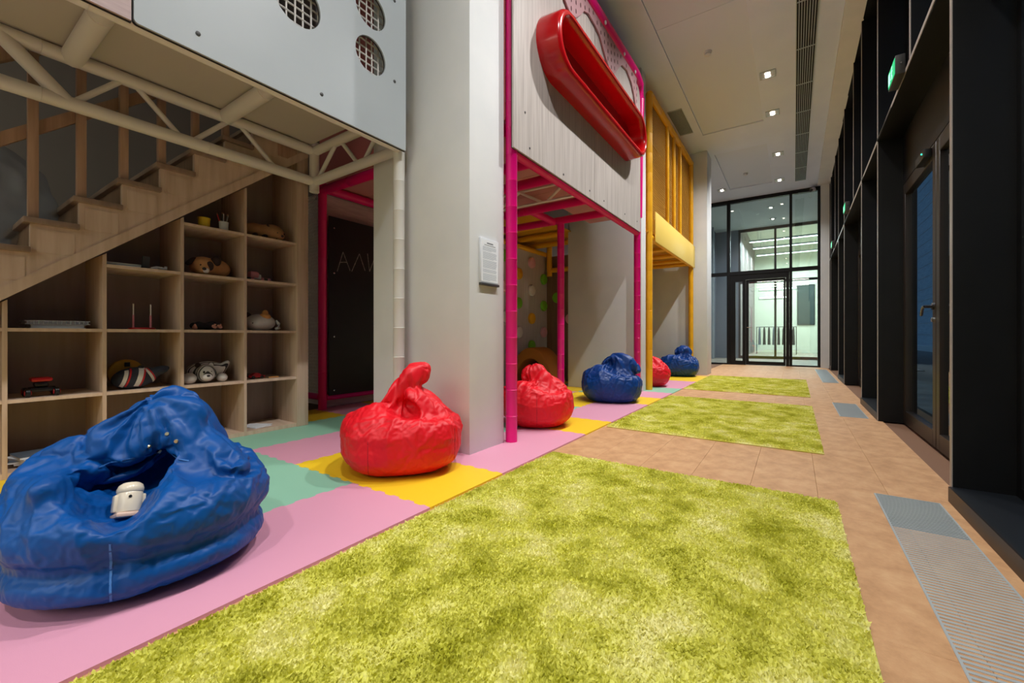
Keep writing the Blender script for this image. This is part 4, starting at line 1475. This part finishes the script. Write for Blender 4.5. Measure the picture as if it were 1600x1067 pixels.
def bag_disp(seed, ztop, a_fold=1.0, a_cre=1.0):
    off = Vector((seed * 3.1, seed * 1.7, seed * 0.9))

    def f(co, nrm):
        if co.z < 0.004:
            return 0.0
        th = math.atan2(co.y, co.x)
        wt = min(1, max(0, co.z / ztop))
        warp = noise.noise(co * 3 + off) * 0.8
        rad = ridged(Vector((math.cos(th) * 2.6 + warp, math.sin(th) * 2.6, co.z * 1.2)) + off)
        sag = ridged(Vector((co.x * 1.6, co.y * 1.6, co.z * 8 + warp * 1.2)) + off * 2)
        fine = noise.noise(co * 14 + off)
        edge = min(1, co.z / 0.05)
        return edge * (a_fold * (0.030 * wt * (rad - 0.6) + 0.009 * (1 - wt) * (sag - 0.6)) - a_cre * 0.004 * crease(co * 5.0 + off + Vector((warp, 0, 0)) * 0.4)
                       - a_cre * 0.0035 * wt * crease(Vector((co.x * 12, co.y * 12, co.z * 7)) + off, 0.2) + 0.0012 * fine)
    return f


def cloth_wrinkle(o, grow=0.07, frames=12, pin=0.16):
    # let slack nylon buckle over the filling: a short cloth solve with goal springs to the stuffed shape
    me = o.data
    vg = o.vertex_groups.new(name='hold')
    for v in me.vertices:
        n_ = noise.noise(v.co * 4.0 + Vector((7, 3, 1)))
        low_ = min(1, max(0, (0.42 - v.co.z) / 0.30))
        wgt = 1.0 if v.co.z < 0.02 else min(1, max(0.02, pin + 0.45 * low_ + 0.25 * n_))
        vg.add([v.index], wgt, 'REPLACE')
    md = o.modifiers.new('cloth', 'CLOTH')
    st = md.settings
    st.quality = 7
    st.mass = 0.15
    st.tension_stiffness = 25
    st.compression_stiffness = 25
    st.shear_stiffness = 10
    st.bending_stiffness = 0.35
    st.tension_damping = 12
    st.compression_damping = 12
    st.shear_damping = 8
    st.air_damping = 4
    st.shrink_min = -grow
    st.shrink_max = -grow
    st.vertex_group_mass = 'hold'
    st.pin_stiffness = 1.0
    st.effector_weights.gravity = 0.6
    md.collision_settings.use_collision = False
    md.point_cache.frame_start = 1
    md.point_cache.frame_end = frames
    for f in range(1, frames + 1):
        scene.frame_set(f)
    dg = bpy.context.evaluated_depsgraph_get()
    new = bpy.data.meshes.new_from_object(o.evaluated_get(dg))
    o.modifiers.clear()
    o.vertex_groups.clear()
    for v in new.vertices:
        if v.co.z < 0.0005:
            v.co.z = 0.0005
    o.data = new
    new.name = 'bag_body'
    new.polygons.foreach_set('use_smooth', [True] * len(new.polygons))
    scene.frame_set(1)


def bag(label, x, y, prims, seed, mat, vox=0.016, tw=0.0, extra=None, ztop=0.5, a_fold=1.0, a_cre=1.0):
    t = thing('bean_bag', label, 'bean bag', (x, y, 0.0125), 'bean bags')
    t.rotation_euler = (0, 0, math.atan2(-x, y) + tw)
    body = soft_mesh('bag_body', prims, vox, M[mat], t, bag_disp(seed, ztop, a_fold, a_cre), local=True, smooth_it=2)
    cloth_wrinkle(body)
    sub = body.modifiers.new('subdivision', 'SUBSURF')
    sub.levels = sub.render_levels = 1
    me = body.data
    bvh = BVHTree.FromPolygons([v.co for v in me.vertices], [tuple(p.vertices) for p in me.polygons])
    return t, body, bvh


def seam(t, bvh, pts, mat, wdt=0.005, name='seam', lift=0.0015):
    """ribbon following the bag surface; pts = list of (origin, direction)"""
    hits = []
    for o_, d_ in pts:
        h = bvh.ray_cast(Vector(o_), Vector(d_).normalized())
        if h[0] is not None:
            hits.append((h[0] + h[1] * lift * (1 if h[1].dot(Vector(d_)) < 0 else -1), h[1]))
    if len(hits) < 3:
        return
    mb = MB()
    vs, fs = [], []
    for i, (p, n_) in enumerate(hits):
        d = hits[min(i + 1, len(hits) - 1)][0] - hits[max(i - 1, 0)][0]
        s_ = d.cross(n_).normalized() * wdt / 2
        n2 = n_.normalized() * 0.002
        vs += [p - s_, p + s_, p + s_ - n2, p - s_ - n2]
        if i:
            b = 4 * i
            for k in range(4):
                fs.append((b - 4 + k, b - 4 + (k + 1) % 4, b + (k + 1) % 4, b + k))
    mb.add(vs, fs)
    obj(name, mb, mat, t, local=True)


def vseam(t, bvh, u, z0, z1, mat, n=24, ang=0.0, wdt=0.005, tilt=0.0):
    pts = []
    for i in range(n + 1):
        z = z0 + (z1 - z0) * i / n
        a = ang
        pts.append(((u + tilt * (z - z0) + 2 * math.sin(a), -2 * math.cos(a), z), (-math.sin(a), math.cos(a), 0)))
    seam(t, bvh, pts, mat, wdt)


# big blue bag in the foreground
prims = [ell((0, 0.0, 0.085), (0.365, 0.365, 0.10), pw=2.3, floor=0.0),
         ell((0, 0.0, 0.235), (0.385, 0.38, 0.165), pw=2.2, k=0.02),
         ell((0.0, 0.10, 0.34), (0.33, 0.25, 0.20), k=0.08),
         ell((0.02, 0.13, 0.47), (0.20, 0.13, 0.175), k=0.07),
         ell((0.19, -0.03, 0.365), (0.09, 0.22, 0.06), R3(-0.15, 0.4, 0.25), k=0.05),
         ell((-0.19, -0.06, 0.345), (0.08, 0.20, 0.055), R3(-0.2, -0.4, -0.2), k=0.05),
         ell((-0.07, -0.20, 0.47), (0.125, 0.25, 0.245), R3(0.12, 0, 0), k=0.045, op='sub'),
         ell((-0.01, -0.02, 0.36), (0.155, 0.13, 0.10), k=0.03, op='sub'),
         ell((0.01, 0.00, 0.535), (0.185, 0.06, 0.125), R3(-0.55, -0.22, 0), k=0.03),
         ell((0.10, -0.05, 0.455), (0.085, 0.05, 0.06), R3(-0.3, 0.2, 0.4), k=0.02),
         ell((-0.03, 0.06, 0.395), (0.15, 0.07, 0.035), R3(0.3, -0.15, 0), k=0.02)]
t, body, bvh = bag('large royal blue bean bag in the left foreground holding a cream toy', -1.98, 0.536, prims, 1, 'nylon_blue', 0.0115, ztop=0.6, a_fold=0.8)
vseam(t, bvh, -0.085, 0.03, 0.222, M['seam_blue'], 30, wdt=0.006)
for (u, z) in ((0.05, 0.47), (0.075, 0.445), (0.0, 0.43), (0.03, 0.405)):
    h = bvh.ray_cast(Vector((u, -2, z)), Vector((0, 1, 0)))
    if h[0] is not None:
        q = h[1] if h[1].y < 0 else -h[1]
        mb = MB().tube(h[0] - q * 0.002, h[0] + q * 0.004, 0.0075, 14, 0.006)
        obj('eyelet', mb, M['eyelet'], t, local=True)
seam(t, bvh, [((-0.13 + 0.03 * i, -2, 0.395 - 0.004 * (i - 4) ** 2 * 0.3), (0, 1, 0)) for i in range(9)], M['seam_blue'], 0.004)
toy_h = bvh.ray_cast(Vector((-0.055, -0.15, 1.5)), Vector((0, 0, -1)))
TOY = body.matrix_world  # evaluated below
toy_local = toy_h[0]
rz = t.rotation_euler[2]
toy_w = Vector((t.location.x + toy_local.x * math.cos(rz) - toy_local.y * math.sin(rz), t.location.y + toy_local.x * math.sin(rz) + toy_local.y * math.cos(rz), t.location.z + toy_local.z))

# red bag against the first column
prims = [ell((0, 0, 0.18), (0.365, 0.36, 0.20), pw=2.7, floor=0.0),
         ell((0.0, 0.0, 0.29), (0.315, 0.30, 0.14), pw=2.3, k=0.06),
         ell((-0.02, -0.04, 0.48), (0.25, 0.055, 0.095), R3(0.2, -0.75, 0.1), k=0.022),
         ell((0.10, -0.02, 0.585), (0.085, 0.05, 0.075), R3(0, 0.1, 0), pw=3.0, k=0.02),
         ell((-0.14, -0.12, 0.385), (0.14, 0.10, 0.055), R3(0.3, -0.3, 0.2), k=0.02),
         ell((0.14, -0.06, 0.435), (0.17, 0.13, 0.05), R3(0.1, 0.42, 0.1), k=0.02),
         ell((0.02, -0.17, 0.41), (0.09, 0.12, 0.05), R3(0.4, 0.2, 0), k=0.03, op='sub')]
t, body, bvh = bag('red bean bag on a yellow mat against the nearest white column', -2.08, 1.84, prims, 2, 'nylon_red', 0.0125, ztop=0.55)
vseam(t, bvh, -0.19, 0.02, 0.24, M['seam_red'], 20, wdt=0.004)
vseam(t, bvh, 0.30, 0.03, 0.27, M['seam_red'], 20, wdt=0.004)

# red bag behind the magenta post
prims = [ell((0, 0, 0.2), (0.34, 0.34, 0.23), pw=2.4, floor=0.0),
         ell((-0.02, 0.0, 0.34), (0.26, 0.25, 0.13), k=0.08),
         ell((-0.03, 0.0, 0.53), (0.115, 0.09, 0.085), R3(0, 0.2, 0), k=0.05),
         ell((-0.02, 0.0, 0.46), (0.10, 0.09, 0.07), k=0.05),
         ell((0.06, -0.08, 0.44), (0.085, 0.07, 0.075), R3(0, 0.5, 0.3), k=0.025)]
t, body, bvh = bag('red bean bag standing behind the magenta post', -2.009, 3.402, prims, 5, 'nylon_red', 0.014, ztop=0.5)
vseam(t, bvh, 0.0, 0.03, 0.32, M['seam_red'], 20, wdt=0.004)

# dark blue bag in the middle
prims = [ell((0, 0, 0.2), (0.375, 0.37, 0.235), pw=2.6, floor=0.0),
         ell((-0.02, 0.0, 0.34), (0.31, 0.30, 0.13), k=0.07),
         ell((0.11, 0.02, 0.50), (0.27, 0.19, 0.12), R3(0, 0.10, 0), pw=2.4, k=0.025),
         ell((-0.02, -0.22, 0.50), (0.10, 0.12, 0.07), R3(0.2, 0, 0), k=0.04, op='sub'),
         ell((-0.03, -0.17, 0.45), (0.04, 0.06, 0.05), k=0.02),
         ell((-0.16, -0.1, 0.44), (0.13, 0.12, 0.05), R3(0, -0.4, 0.2), k=0.03)]
t, body, bvh = bag('dark blue slouched bean bag in front of the second column', -1.945, 5.18, prims, 7, 'nylon_navy', 0.015, ztop=0.5)

prims = [ell((0, 0, 0.21), (0.315, 0.31, 0.235), pw=2.4, floor=0.0),
         ell((-0.05, 0.0, 0.36), (0.21, 0.21, 0.14), k=0.08),
         ell((-0.08, 0.0, 0.50), (0.10, 0.09, 0.08), k=0.05)]
t, body, bvh = bag('red bean bag half hidden behind the yellow post', -1.987, 7.069, prims, 9, 'nylon_red', 0.016, ztop=0.5)
prims = [ell((0, 0, 0.2), (0.38, 0.37, 0.24), pw=2.6, floor=0.0),
         ell((0.0, 0.0, 0.36), (0.33, 0.32, 0.12), k=0.07),
         ell((0.08, 0.03, 0.52), (0.19, 0.14, 0.13), R3(0, 0.2, 0), k=0.025),
         ell((0.13, -0.17, 0.49), (0.08, 0.10, 0.08), k=0.03, op='sub')]
t, body, bvh = bag('farthest dark blue bean bag by the third white column', -1.985, 9.15, prims, 12, 'nylon_navy', 0.018, ztop=0.5)

# cream toy lying in the big blue bag
t = thing('toy_figure', 'small cream plastic toy with rounded top lying in the large blue bean bag', 'toy', tuple(toy_w))
t.rotation_euler = (math.radians(-22), math.radians(12), rz + 0.25)
obj('body', MB().lathe((0, 0, 0.006), [(0.030, 0.0), (0.034, 0.004), (0.035, 0.02), (0.035, 0.062), (0.033, 0.066)], 28), M['cream_plastic'], t, local=True)
obj('cap', MB().lathe((0, 0, 0.072), [(0.034, 0), (0.036, 0.004), (0.036, 0.012), (0.032, 0.024), (0.022, 0.032), (0.0, 0.036)], 28), M['cream_plastic'], t, local=True)
obj('foot', MB().box(-0.038, 0.036, -0.036, 0.034, -0.008, 0.008), M['beige_plastic'], t, bevel=0.006, local=True)
obj('button', MB().lathe((-0.008, -0.0345, 0.056), [(0.0045, 0), (0.0045, -0.002)], 12, 'y'), M['black'], t, local=True)
for s_ in (-1, 1):
    obj('arm', MB().box(s_ * 0.036 - 0.006, s_ * 0.036 + 0.006, -0.012, 0.012, 0.012, 0.066), M['cream_plastic'], t, bevel=0.004, local=True)

# ================================================================== THINGS ON THE SHELVES
Z0, ZA, ZB, ZC, ZD = 0.046, 0.468, 0.886, 1.314, 1.686      # standing heights
# two ring-bound albums
t = thing('ring_album', 'upper of two white ring bound albums lying on the left shelf', 'album', (-3.9, 0.59, ZB + 0.024))
obj('cover', MB().box(-4.03, -3.83, 0.455, 0.735, ZB + 0.0245, ZB + 0.029).box(-4.03, -3.83, 0.455, 0.735, ZB + 0.044, ZB + 0.048), M['white_plastic'], t)
obj('pages', MB().box(-4.025, -3.84, 0.462, 0.728, ZB + 0.029, ZB + 0.044), M['paper'], t)
for k in range(14):
    obj('ring', MB().lathe((-3.832, 0.47 + 0.0195 * k, ZB + 0.036), [(0.010, 0), (0.012, 0.0015), (0.010, 0.003)], 10, 'y'), M['steel'], t)
t = thing('ring_album', 'lower of two white albums lying on the left shelf', 'album', (-3.9, 0.59, ZB))
obj('cover', MB().box(-4.02, -3.835, 0.475, 0.715, ZB, ZB + 0.003).box(-4.02, -3.835, 0.475, 0.715, ZB + 0.021, ZB + 0.024), M['white_plastic'], t)
obj('pages', MB().box(-4.015, -3.845, 0.48, 0.71, ZB + 0.003, ZB + 0.021), M['paper'], t)
# red and black toy buggy
t = thing('toy_buggy', 'red and black big wheeled toy buggy on the left shelf', 'toy car', (-3.88, 0.525, ZA))
for dx in (-0.05, 0.05):
    for dy in (-0.06, 0.06):
        w_ = obj('wheel', MB().lathe((-3.88 + dx, 0.525 + dy - 0.012, ZA + 0.026), [(0.018, 0), (0.026, 0.004), (0.026, 0.02), (0.018, 0.024)], 18, 'y'), M['black'], t)
        obj('hub', MB().lathe((-3.88 + dx, 0.525 + dy - 0.0145, ZA + 0.026), [(0.014, 0), (0.016, 0.003), (0.016, 0.026), (0.014, 0.029)], 14, 'y'), M['toy_red'], w_)
obj('chassis', MB().box(-3.935, -3.825, 0.475, 0.575, ZA + 0.03, ZA + 0.055), M['black'], t, bevel=0.008)
obj('cabin', MB().box(-3.915, -3.845, 0.495, 0.555, ZA + 0.055, ZA + 0.09), M['black'], t, bevel=0.012)
obj('roof', MB().box(-3.93, -3.83, 0.48, 0.57, ZA + 0.09, ZA + 0.115), M['toy_red'], t, bevel=0.01)
# magazine pile at the bottom
rr = random.Random(8)
for k, (mt, lab) in enumerate((('magazine_b', 'sand coloured magazine at the bottom of the slumped pile'), ('paper', 'white magazine second in the slumped pile on the bottom shelf'),
                               ('magazine_a', 'blue grey magazine in the middle of the slumped pile'), ('paper', 'white booklet near the top of the slumped pile'),
                               ('magazine_a', 'blue grey magazine on top of the slumped pile on the bottom shelf'))):
    z = Z0 + 0.013 * k
    t = thing('magazine', lab, 'magazine', (-3.93, 0.53, z))
    a = rr.uniform(-0.35, 0.35)
    dy = rr.uniform(-0.02, 0.03)
    rot = Matrix.Rotation(a, 3, 'Z')
    obj('cover', MB().obox((-3.94, 0.53 + dy, z + 0.0115), (0.10, 0.11, 0.001), rot), M[mt], t)
    obj('pages', MB().obox((-3.94, 0.53 + dy, z + 0.0055), (0.098, 0.108, 0.005), rot), M['paper'], t)
# white tablet, stand and small toy
t = thing('flat_box', 'flat white boxed game lying on the shelf under the stringer', 'box', (-3.9, 0.90, ZC))
obj('box_base', MB().box(-4.02, -3.80, 0.81, 0.985, ZC, ZC + 0.012), M['white_plastic'], t, bevel=0.002)
obj('box_lid', MB().box(-4.022, -3.798, 0.808, 0.987, ZC + 0.010, ZC + 0.022), M['white_lam'], t, bevel=0.002)
t = thing('card_stand', 'small dark card stand beside the flat white box', 'stand', (-3.87, 1.03, ZC))
obj('card', MB().obox((-3.87, 1.03, ZC + 0.048), (0.004, 0.022, 0.048), R3(0, 0.12, 0.2)), M['sign_grey'], t)
obj('foot', MB().box(-3.89, -3.85, 1.0, 1.06, ZC, ZC + 0.006), M['black'], t)
t = thing('toy_plane', 'tiny white toy plane at the right end of the upper shelf', 'toy', (-3.84, 1.09, ZC))
obj('fuselage', MB().path([(-3.84, 1.05, ZC + 0.014), (-3.84, 1.08, ZC + 0.018), (-3.84, 1.12, ZC + 0.016), (-3.84, 1.145, ZC + 0.014)], [0.005, 0.013, 0.012, 0.004], 10), M['white_plastic'], t)
obj('wing', MB().box(-3.875, -3.805, 1.085, 1.105, ZC + 0.012, ZC + 0.016), M['white_plastic'], t)
obj('tail', MB().box(-3.842, -3.838, 1.128, 1.145, ZC + 0.014, ZC + 0.035), M['white_plastic'], t)
# red based rods toy
t = thing('rod_toy', 'flat red toy base with two upright pink rods in the open cubby', 'toy', (-3.87, 1.01, ZB))
obj('base', MB().lathe((-3.87, 1.01, ZB), [(0.075, 0), (0.075, 0.008), (0.065, 0.012)], 28), M['toy_red'], t)
for y in (0.962, 1.058):
    obj('rod', MB().tube((-3.87, y, ZB + 0.010), (-3.87, y, ZB + 0.10), 0.006, 10), M['toy_pink'], t)
    obj('rod_tip', MB().tube((-3.87, y, ZB + 0.10), (-3.87, y, ZB + 0.18), 0.004, 10), M['plush_white'], t)
# striped cushion and yellow case
t = thing('case', 'dull yellow round case at the back of the cubby behind the blue bag', 'case', (-4.03, 0.97, ZA))
obj('shell', MB().lathe((-4.06, 0.96, ZA + 0.1), [(0.085, 0), (0.1, 0.01), (0.1, 0.05), (0.085, 0.06)], 28, 'x'), base_mat('dull_yellow', 'b98a14', 0.6), t)
obj('latch', MB().box(-4.0, -3.994, 0.945, 0.975, ZA + 0.15, ZA + 0.18), M['black'], t)
t = thing('striped_cap', 'navy cloth cap with red and white stripes above the blue bean bag', 'cap', (-3.88, 1.0, ZA))
cap = soft_mesh('crown', [ell((-3.88, 0.97, ZA + 0.075), (0.085, 0.125, 0.075), R3(0.12, 0, 0)), ell((-3.87, 1.10, ZA + 0.115), (0.07, 0.07, 0.03), R3(0.35, 0, 0), k=0.03)], 0.008, M['stripe_cloth'], t)
capb = BVHTree.FromPolygons([v.co for v in cap.data.vertices], [tuple(p.vertices) for p in cap.data.polygons])
for (y, tilt, mt, wd) in ((-0.105, 0.25, 'plush_white', 0.022), (-0.085, 0.25, 'toy_red', 0.010), (-0.03, 0.25, 'plush_white', 0.028), (-0.01, 0.25, 'toy_red', 0.012),
                          (0.07, -0.5, 'plush_white', 0.016), (0.085, -0.5, 'toy_red', 0.009)):
    seam(t, capb, [((1.0, y + tilt * 0.012 * (i - 2), 0.02 + 0.011 * i), (-1, 0, 0)) for i in range(13)], M[mt], wd, 'stripe', 0.002)
obj('button', MB().ell((-3.86, 1.0, ZA + 0.148), (0.016, 0.018, 0.014)), M['black'], t)


# plush animals
def plush(label, loc, group=None, name='plush_toy'):
    return thing(name, label, 'plush toy', loc, group)


t = plush('tan plush dog with dark ear and eye patch lying in a cubby', (-3.91, 1.43, ZC))
t.scale = (1.2, 1.0, 1.22)
L = (-3.91, 1.43, ZC)


def o3(dx, dy, dz):
    return (L[0] + dx, L[1] + dy, L[2] + dz)


soft_mesh('body', [ell(o3(-0.02, 0.05, 0.06), (0.085, 0.115, 0.065)), ell(o3(0.02, -0.045, 0.062), (0.075, 0.085, 0.062), k=0.03), ell(o3(0.07, -0.06, 0.035), (0.035, 0.04, 0.028), k=0.02)], 0.008, M['plush_tan'], t)
obj('eye_patch', MB().ell(o3(0.088, -0.025, 0.06), (0.012, 0.027, 0.03)), M['plush_dark'], t)
obj('ear', MB().ell(o3(0.055, 0.03, 0.098), (0.03, 0.038, 0.034), R3(0.5, 0, 0)), M['plush_dark'], t)
obj('ear', MB().ell(o3(0.03, -0.125, 0.085), (0.022, 0.042, 0.018), R3(0.6, 0, 0)), M['plush_dark'], t)
obj('muzzle', MB().ell(o3(0.095, -0.055, 0.028), (0.014, 0.022, 0.018)), M['plush_white'], t)
obj('nose', MB().ell(o3(0.105, -0.07, 0.036), (0.010, 0.014, 0.010)), M['black'], t)
obj('eye', MB().ell(o3(0.085, -0.085, 0.06), (0.006, 0.007, 0.007)), M['black'], t)

L = (-3.895, 1.85, ZD)
t = plush('flat brown plush dog lying on the top right shelf', L)
t.scale = (1.28, 1.12, 1.35)
soft_mesh('body', [ell(o3(-0.02, -0.06, 0.05), (0.075, 0.09, 0.052)), ell(o3(0.02, 0.05, 0.052), (0.07, 0.09, 0.055), k=0.03), ell(o3(0.06, 0.08, 0.035), (0.035, 0.045, 0.033), k=0.02)], 0.008, M['plush_brown'], t)
obj('ear', MB().ell(o3(0.05, 0.01, 0.06), (0.022, 0.014, 0.04), R3(0.25, 0, 0)), M['plush_dark'], t)
obj('eye', MB().ell(o3(0.088, 0.055, 0.045), (0.006, 0.007, 0.007)), M['black'], t)
obj('eye', MB().ell(o3(0.085, 0.11, 0.045), (0.006, 0.007, 0.007)), M['black'], t)
obj('nose', MB().ell(o3(0.097, 0.09, 0.028), (0.008, 0.011, 0.008)), M['black'], t)
for dy in (-0.09, -0.02, 0.06):
    obj('paw', MB().ell(o3(0.05, dy, 0.014), (0.03, 0.018, 0.014)), M['plush_dark'], t)

L = (-3.92, 1.40, ZA)
t = plush('white plush tiger with black stripes lying in a lower cubby', L)
t.scale = (1.0, 1.0, 1.18)
soft_mesh('body', [ell(o3(-0.03, 0.03, 0.075), (0.085, 0.135, 0.066)), ell(o3(0.06, 0.0, 0.062), (0.058, 0.062, 0.058), k=0.02), ell(o3(-0.0, 0.15, 0.105), (0.03, 0.05, 0.025), R3(0.7, 0, 0), k=0.03)], 0.008, M['plush_tiger'], t)
obj('paw', MB().ell(o3(0.05, -0.11, 0.036), (0.06, 0.048, 0.036)), M['plush_white'], t)
obj('paw', MB().ell(o3(0.06, 0.11, 0.03), (0.055, 0.036, 0.03)), M['plush_white'], t)
obj('muzzle', MB().ell(o3(0.112, -0.01, 0.042), (0.02, 0.034, 0.022)), M['plush_white'], t)
obj('nose', MB().ell(o3(0.131, -0.01, 0.05), (0.006, 0.012, 0.007)), M['black'], t)
for dy in (-0.032, 0.015):
    obj('eye', MB().ell(o3(0.108, dy, 0.075), (0.006, 0.008, 0.008)), M['black'], t)
obj('ear', MB().ell(o3(0.03, -0.045, 0.118), (0.012, 0.02, 0.018)), M['plush_dark'], t)
obj('ear', MB().ell(o3(0.03, 0.045, 0.118), (0.012, 0.02, 0.018)), M['plush_tiger'], t)

L = (-3.92, 1.83, ZB)
t = plush('round white plush cat with orange patch and black ear', L)
soft_mesh('body', [ell(o3(0, 0, 0.07), (0.10, 0.125, 0.075)), ell(o3(0.04, -0.06, 0.05), (0.07, 0.07, 0.05), k=0.03)], 0.008, M['plush_white'], t)
obj('orange_patch', MB().ell(o3(0.03, 0.02, 0.115), (0.06, 0.055, 0.038), R3(0.1, 0, 0)), M['plush_orange'], t)
obj('ear', MB().ell(o3(-0.03, -0.09, 0.12), (0.03, 0.035, 0.04), R3(0.3, 0, 0)), M['plush_dark'], t)
obj('ear', MB().ell(o3(0.02, 0.035, 0.155), (0.018, 0.026, 0.028)), M['plush_orange'], t)
obj('tail', MB().path([o3(0.05, 0.11, 0.014), o3(0.07, 0.13, 0.025), o3(0.075, 0.125, 0.06), o3(0.06, 0.11, 0.09)], [0.014, 0.016, 0.015, 0.009], 10), M['plush_white'], t)
for dy in (-0.10, -0.045):
    obj('eye', MB().ell(o3(0.098 - abs(dy + 0.07) * 0.2, dy, 0.062), (0.005, 0.006, 0.006)), M['black'], t)

# dark doll lying down
L = (-3.88, 1.42, ZB)
t = thing('doll', 'dark dressed doll lying with its pink feet forward', 'doll', L)
soft_mesh('dress', [ell(o3(0, -0.01, 0.03), (0.05, 0.085, 0.028)), ell(o3(0.02, -0.07, 0.035), (0.035, 0.035, 0.03), k=0.02), ell(o3(0, 0.03, 0.05), (0.04, 0.03, 0.02), k=0.02)], 0.007, M['dark_cloth'], t)
for dy in (0.02, 0.06):
    obj('leg', MB().path([o3(0.0, dy - 0.01, 0.03), o3(0.04, dy, 0.03), o3(0.07, dy, 0.024), o3(0.078, dy, 0.045)], [0.014, 0.013, 0.014, 0.009], 10), M['skin_pink'], t)
obj('head', MB().ell(o3(0.02, -0.095, 0.026), (0.026, 0.024, 0.025)), M['skin_pink'], t)
obj('hair', MB().ell(o3(0.012, -0.10, 0.032), (0.028, 0.026, 0.024)), M['dark_cloth'], t)

# yellow beaker and pencil pot
t = thing('beaker', 'bright yellow round tub beside the pencil pot', 'tub', (-3.86, 1.385, ZD))
obj('tub', MB().lathe((-3.86, 1.385, ZD), [(0.036, 0), (0.038, 0.003), (0.040, 0.07), (0.041, 0.074)], 26), M['toy_yellow'], t)
obj('lid', MB().lathe((-3.86, 1.385, ZD + 0.074), [(0.043, 0), (0.043, 0.007), (0.04, 0.009)], 26), M['toy_yellow'], t)
PX, PY = -3.84, 1.515
t = thing('pencil_pot', 'white pot holding pencils on the shelf under the stair end', 'pot', (PX, PY, ZD))
obj('pot', MB().lathe((PX, PY, ZD), [(0.028, 0), (0.030, 0.002), (0.034, 0.075), (0.031, 0.075), (0.028, 0.006)], 24), M['white_plastic'], t)
for k, (dx, dy, col) in enumerate(((-0.01, -0.018, 'toy_red'), (0.008, -0.008, 'black'), (-0.012, 0.004, 'white_plastic'), (0.01, 0.008, 'black'), (-0.002, 0.016, 'steel'))):
    p = thing('pencil', ['red pencil leaning left in the white pot', 'black pencil at the front of the white pot', 'white pencil upright in the white pot', 'black pencil at right in the white pot', 'grey pencil leaning right in the white pot'][k], 'pencil',
              (PX + dx * 0.4, PY + dy * 0.4, ZD + 0.008))
    a, b = Vector((PX + dx * 0.4, PY + dy * 0.4, ZD + 0.008)), Vector((PX + dx * 1.9, PY + dy * 2.1, ZD + 0.13 + 0.008 * (k % 3)))
    obj('shaft', MB().tube(a, b, 0.0035, 6), M[col], p)
    obj('tip', MB().tube(b, b + (b - a).normalized() * 0.012, 0.0035, 6, 0.0006), M['plush_tan'], p)

# pink toy on the shelf above the cat
L = (-3.88, 1.80, ZC)
t = thing('toy_truck', 'small pink and grey toy truck on the right shelf', 'toy car', (-3.83, 1.80, ZC))
t.scale = (1.3, 1.15, 1.5)
obj('cargo', MB().box(-3.91, -3.85, 1.735, 1.80, ZC + 0.014, ZC + 0.055), M['toy_pink'], t, bevel=0.014)
obj('cab', MB().box(-3.905, -3.855, 1.76, 1.815, ZC + 0.012, ZC + 0.04), M['white_plastic'], t, bevel=0.006)
obj('chassis', MB().box(-3.90, -3.86, 1.73, 1.89, ZC + 0.010, ZC + 0.02), M['sign_grey'], t, bevel=0.003)
for dy in (1.755, 1.825, 1.875):
    obj('wheel', MB().lathe((-3.90, dy, ZC + 0.012), [(0.008, 0), (0.012, 0.002), (0.012, 0.04), (0.008, 0.042)], 14, 'x'), M['toy_pink'], t)
# dark red bits and an orange pencil
L = (-3.88, 1.78, ZA)
t = thing('toy_racer', 'small dark red and black toy racing car in the lower right cubby', 'toy car', L)
obj('car_body', MB().prism([(1.72, ZA + 0.012), (1.84, ZA + 0.012), (1.845, ZA + 0.022), (1.81, ZA + 0.034), (1.79, ZA + 0.05), (1.76, ZA + 0.05), (1.735, ZA + 0.032), (1.715, ZA + 0.026)], 'x', -3.91, -3.85), M['toy_red'], t, bevel=0.004)
obj('spoiler', MB().box(-3.915, -3.845, 1.705, 1.72, ZA + 0.045, ZA + 0.05).box(-3.885, -3.875, 1.708, 1.716, ZA + 0.02, ZA + 0.046), M['black'], t)
for dy in (1.745, 1.815):
    obj('wheel', MB().lathe((-3.915, dy, ZA + 0.014), [(0.010, 0), (0.014, 0.003), (0.014, 0.067), (0.010, 0.07)], 14, 'x'), M['black'], t)
t = thing('crayon', 'orange crayon lying beside the dark red toy car', 'crayon', (-3.85, 1.91, ZA))
obj('stick', MB().tube((-3.85, 1.87, ZA + 0.006), (-3.83, 1.94, ZA + 0.006), 0.006, 10), M['plush_orange'], t)
obj('tip', MB().tube((-3.83, 1.94, ZA + 0.006), (-3.827, 1.95, ZA + 0.006), 0.006, 10, 0.001), M['orange'], t)
# papers bottom right, yellow toy bottom middle
for k, lab in enumerate(('lower white sheet lying in the bottom right cubby', 'upper white sheet lying askew in the bottom right cubby')):
    z = Z0 + 0.0042 * k
    tag(obj('paper_sheet', MB().obox((-3.92, 1.80, z + 0.002), (0.10, 0.075, 0.0018), R3(0, 0, 0.2 + 0.4 * k)), M['paper']), lab, 'paper')
t = thing('toy_block', 'yellow toy brick in the bottom cubby beside the blue bean bag', 'toy', (-3.85, 1.475, Z0))
obj('block', MB().box(-3.875, -3.825, 1.45, 1.50, Z0, Z0 + 0.035), M['toy_yellow'], t, bevel=0.004)
obj('stud', MB().tube((-3.86, 1.475, Z0 + 0.035), (-3.86, 1.475, Z0 + 0.045), 0.01, 14).tube((-3.84, 1.475, Z0 + 0.035), (-3.84, 1.475, Z0 + 0.045), 0.01, 14), M['toy_yellow'], t)

bpy.context.view_layer.update()
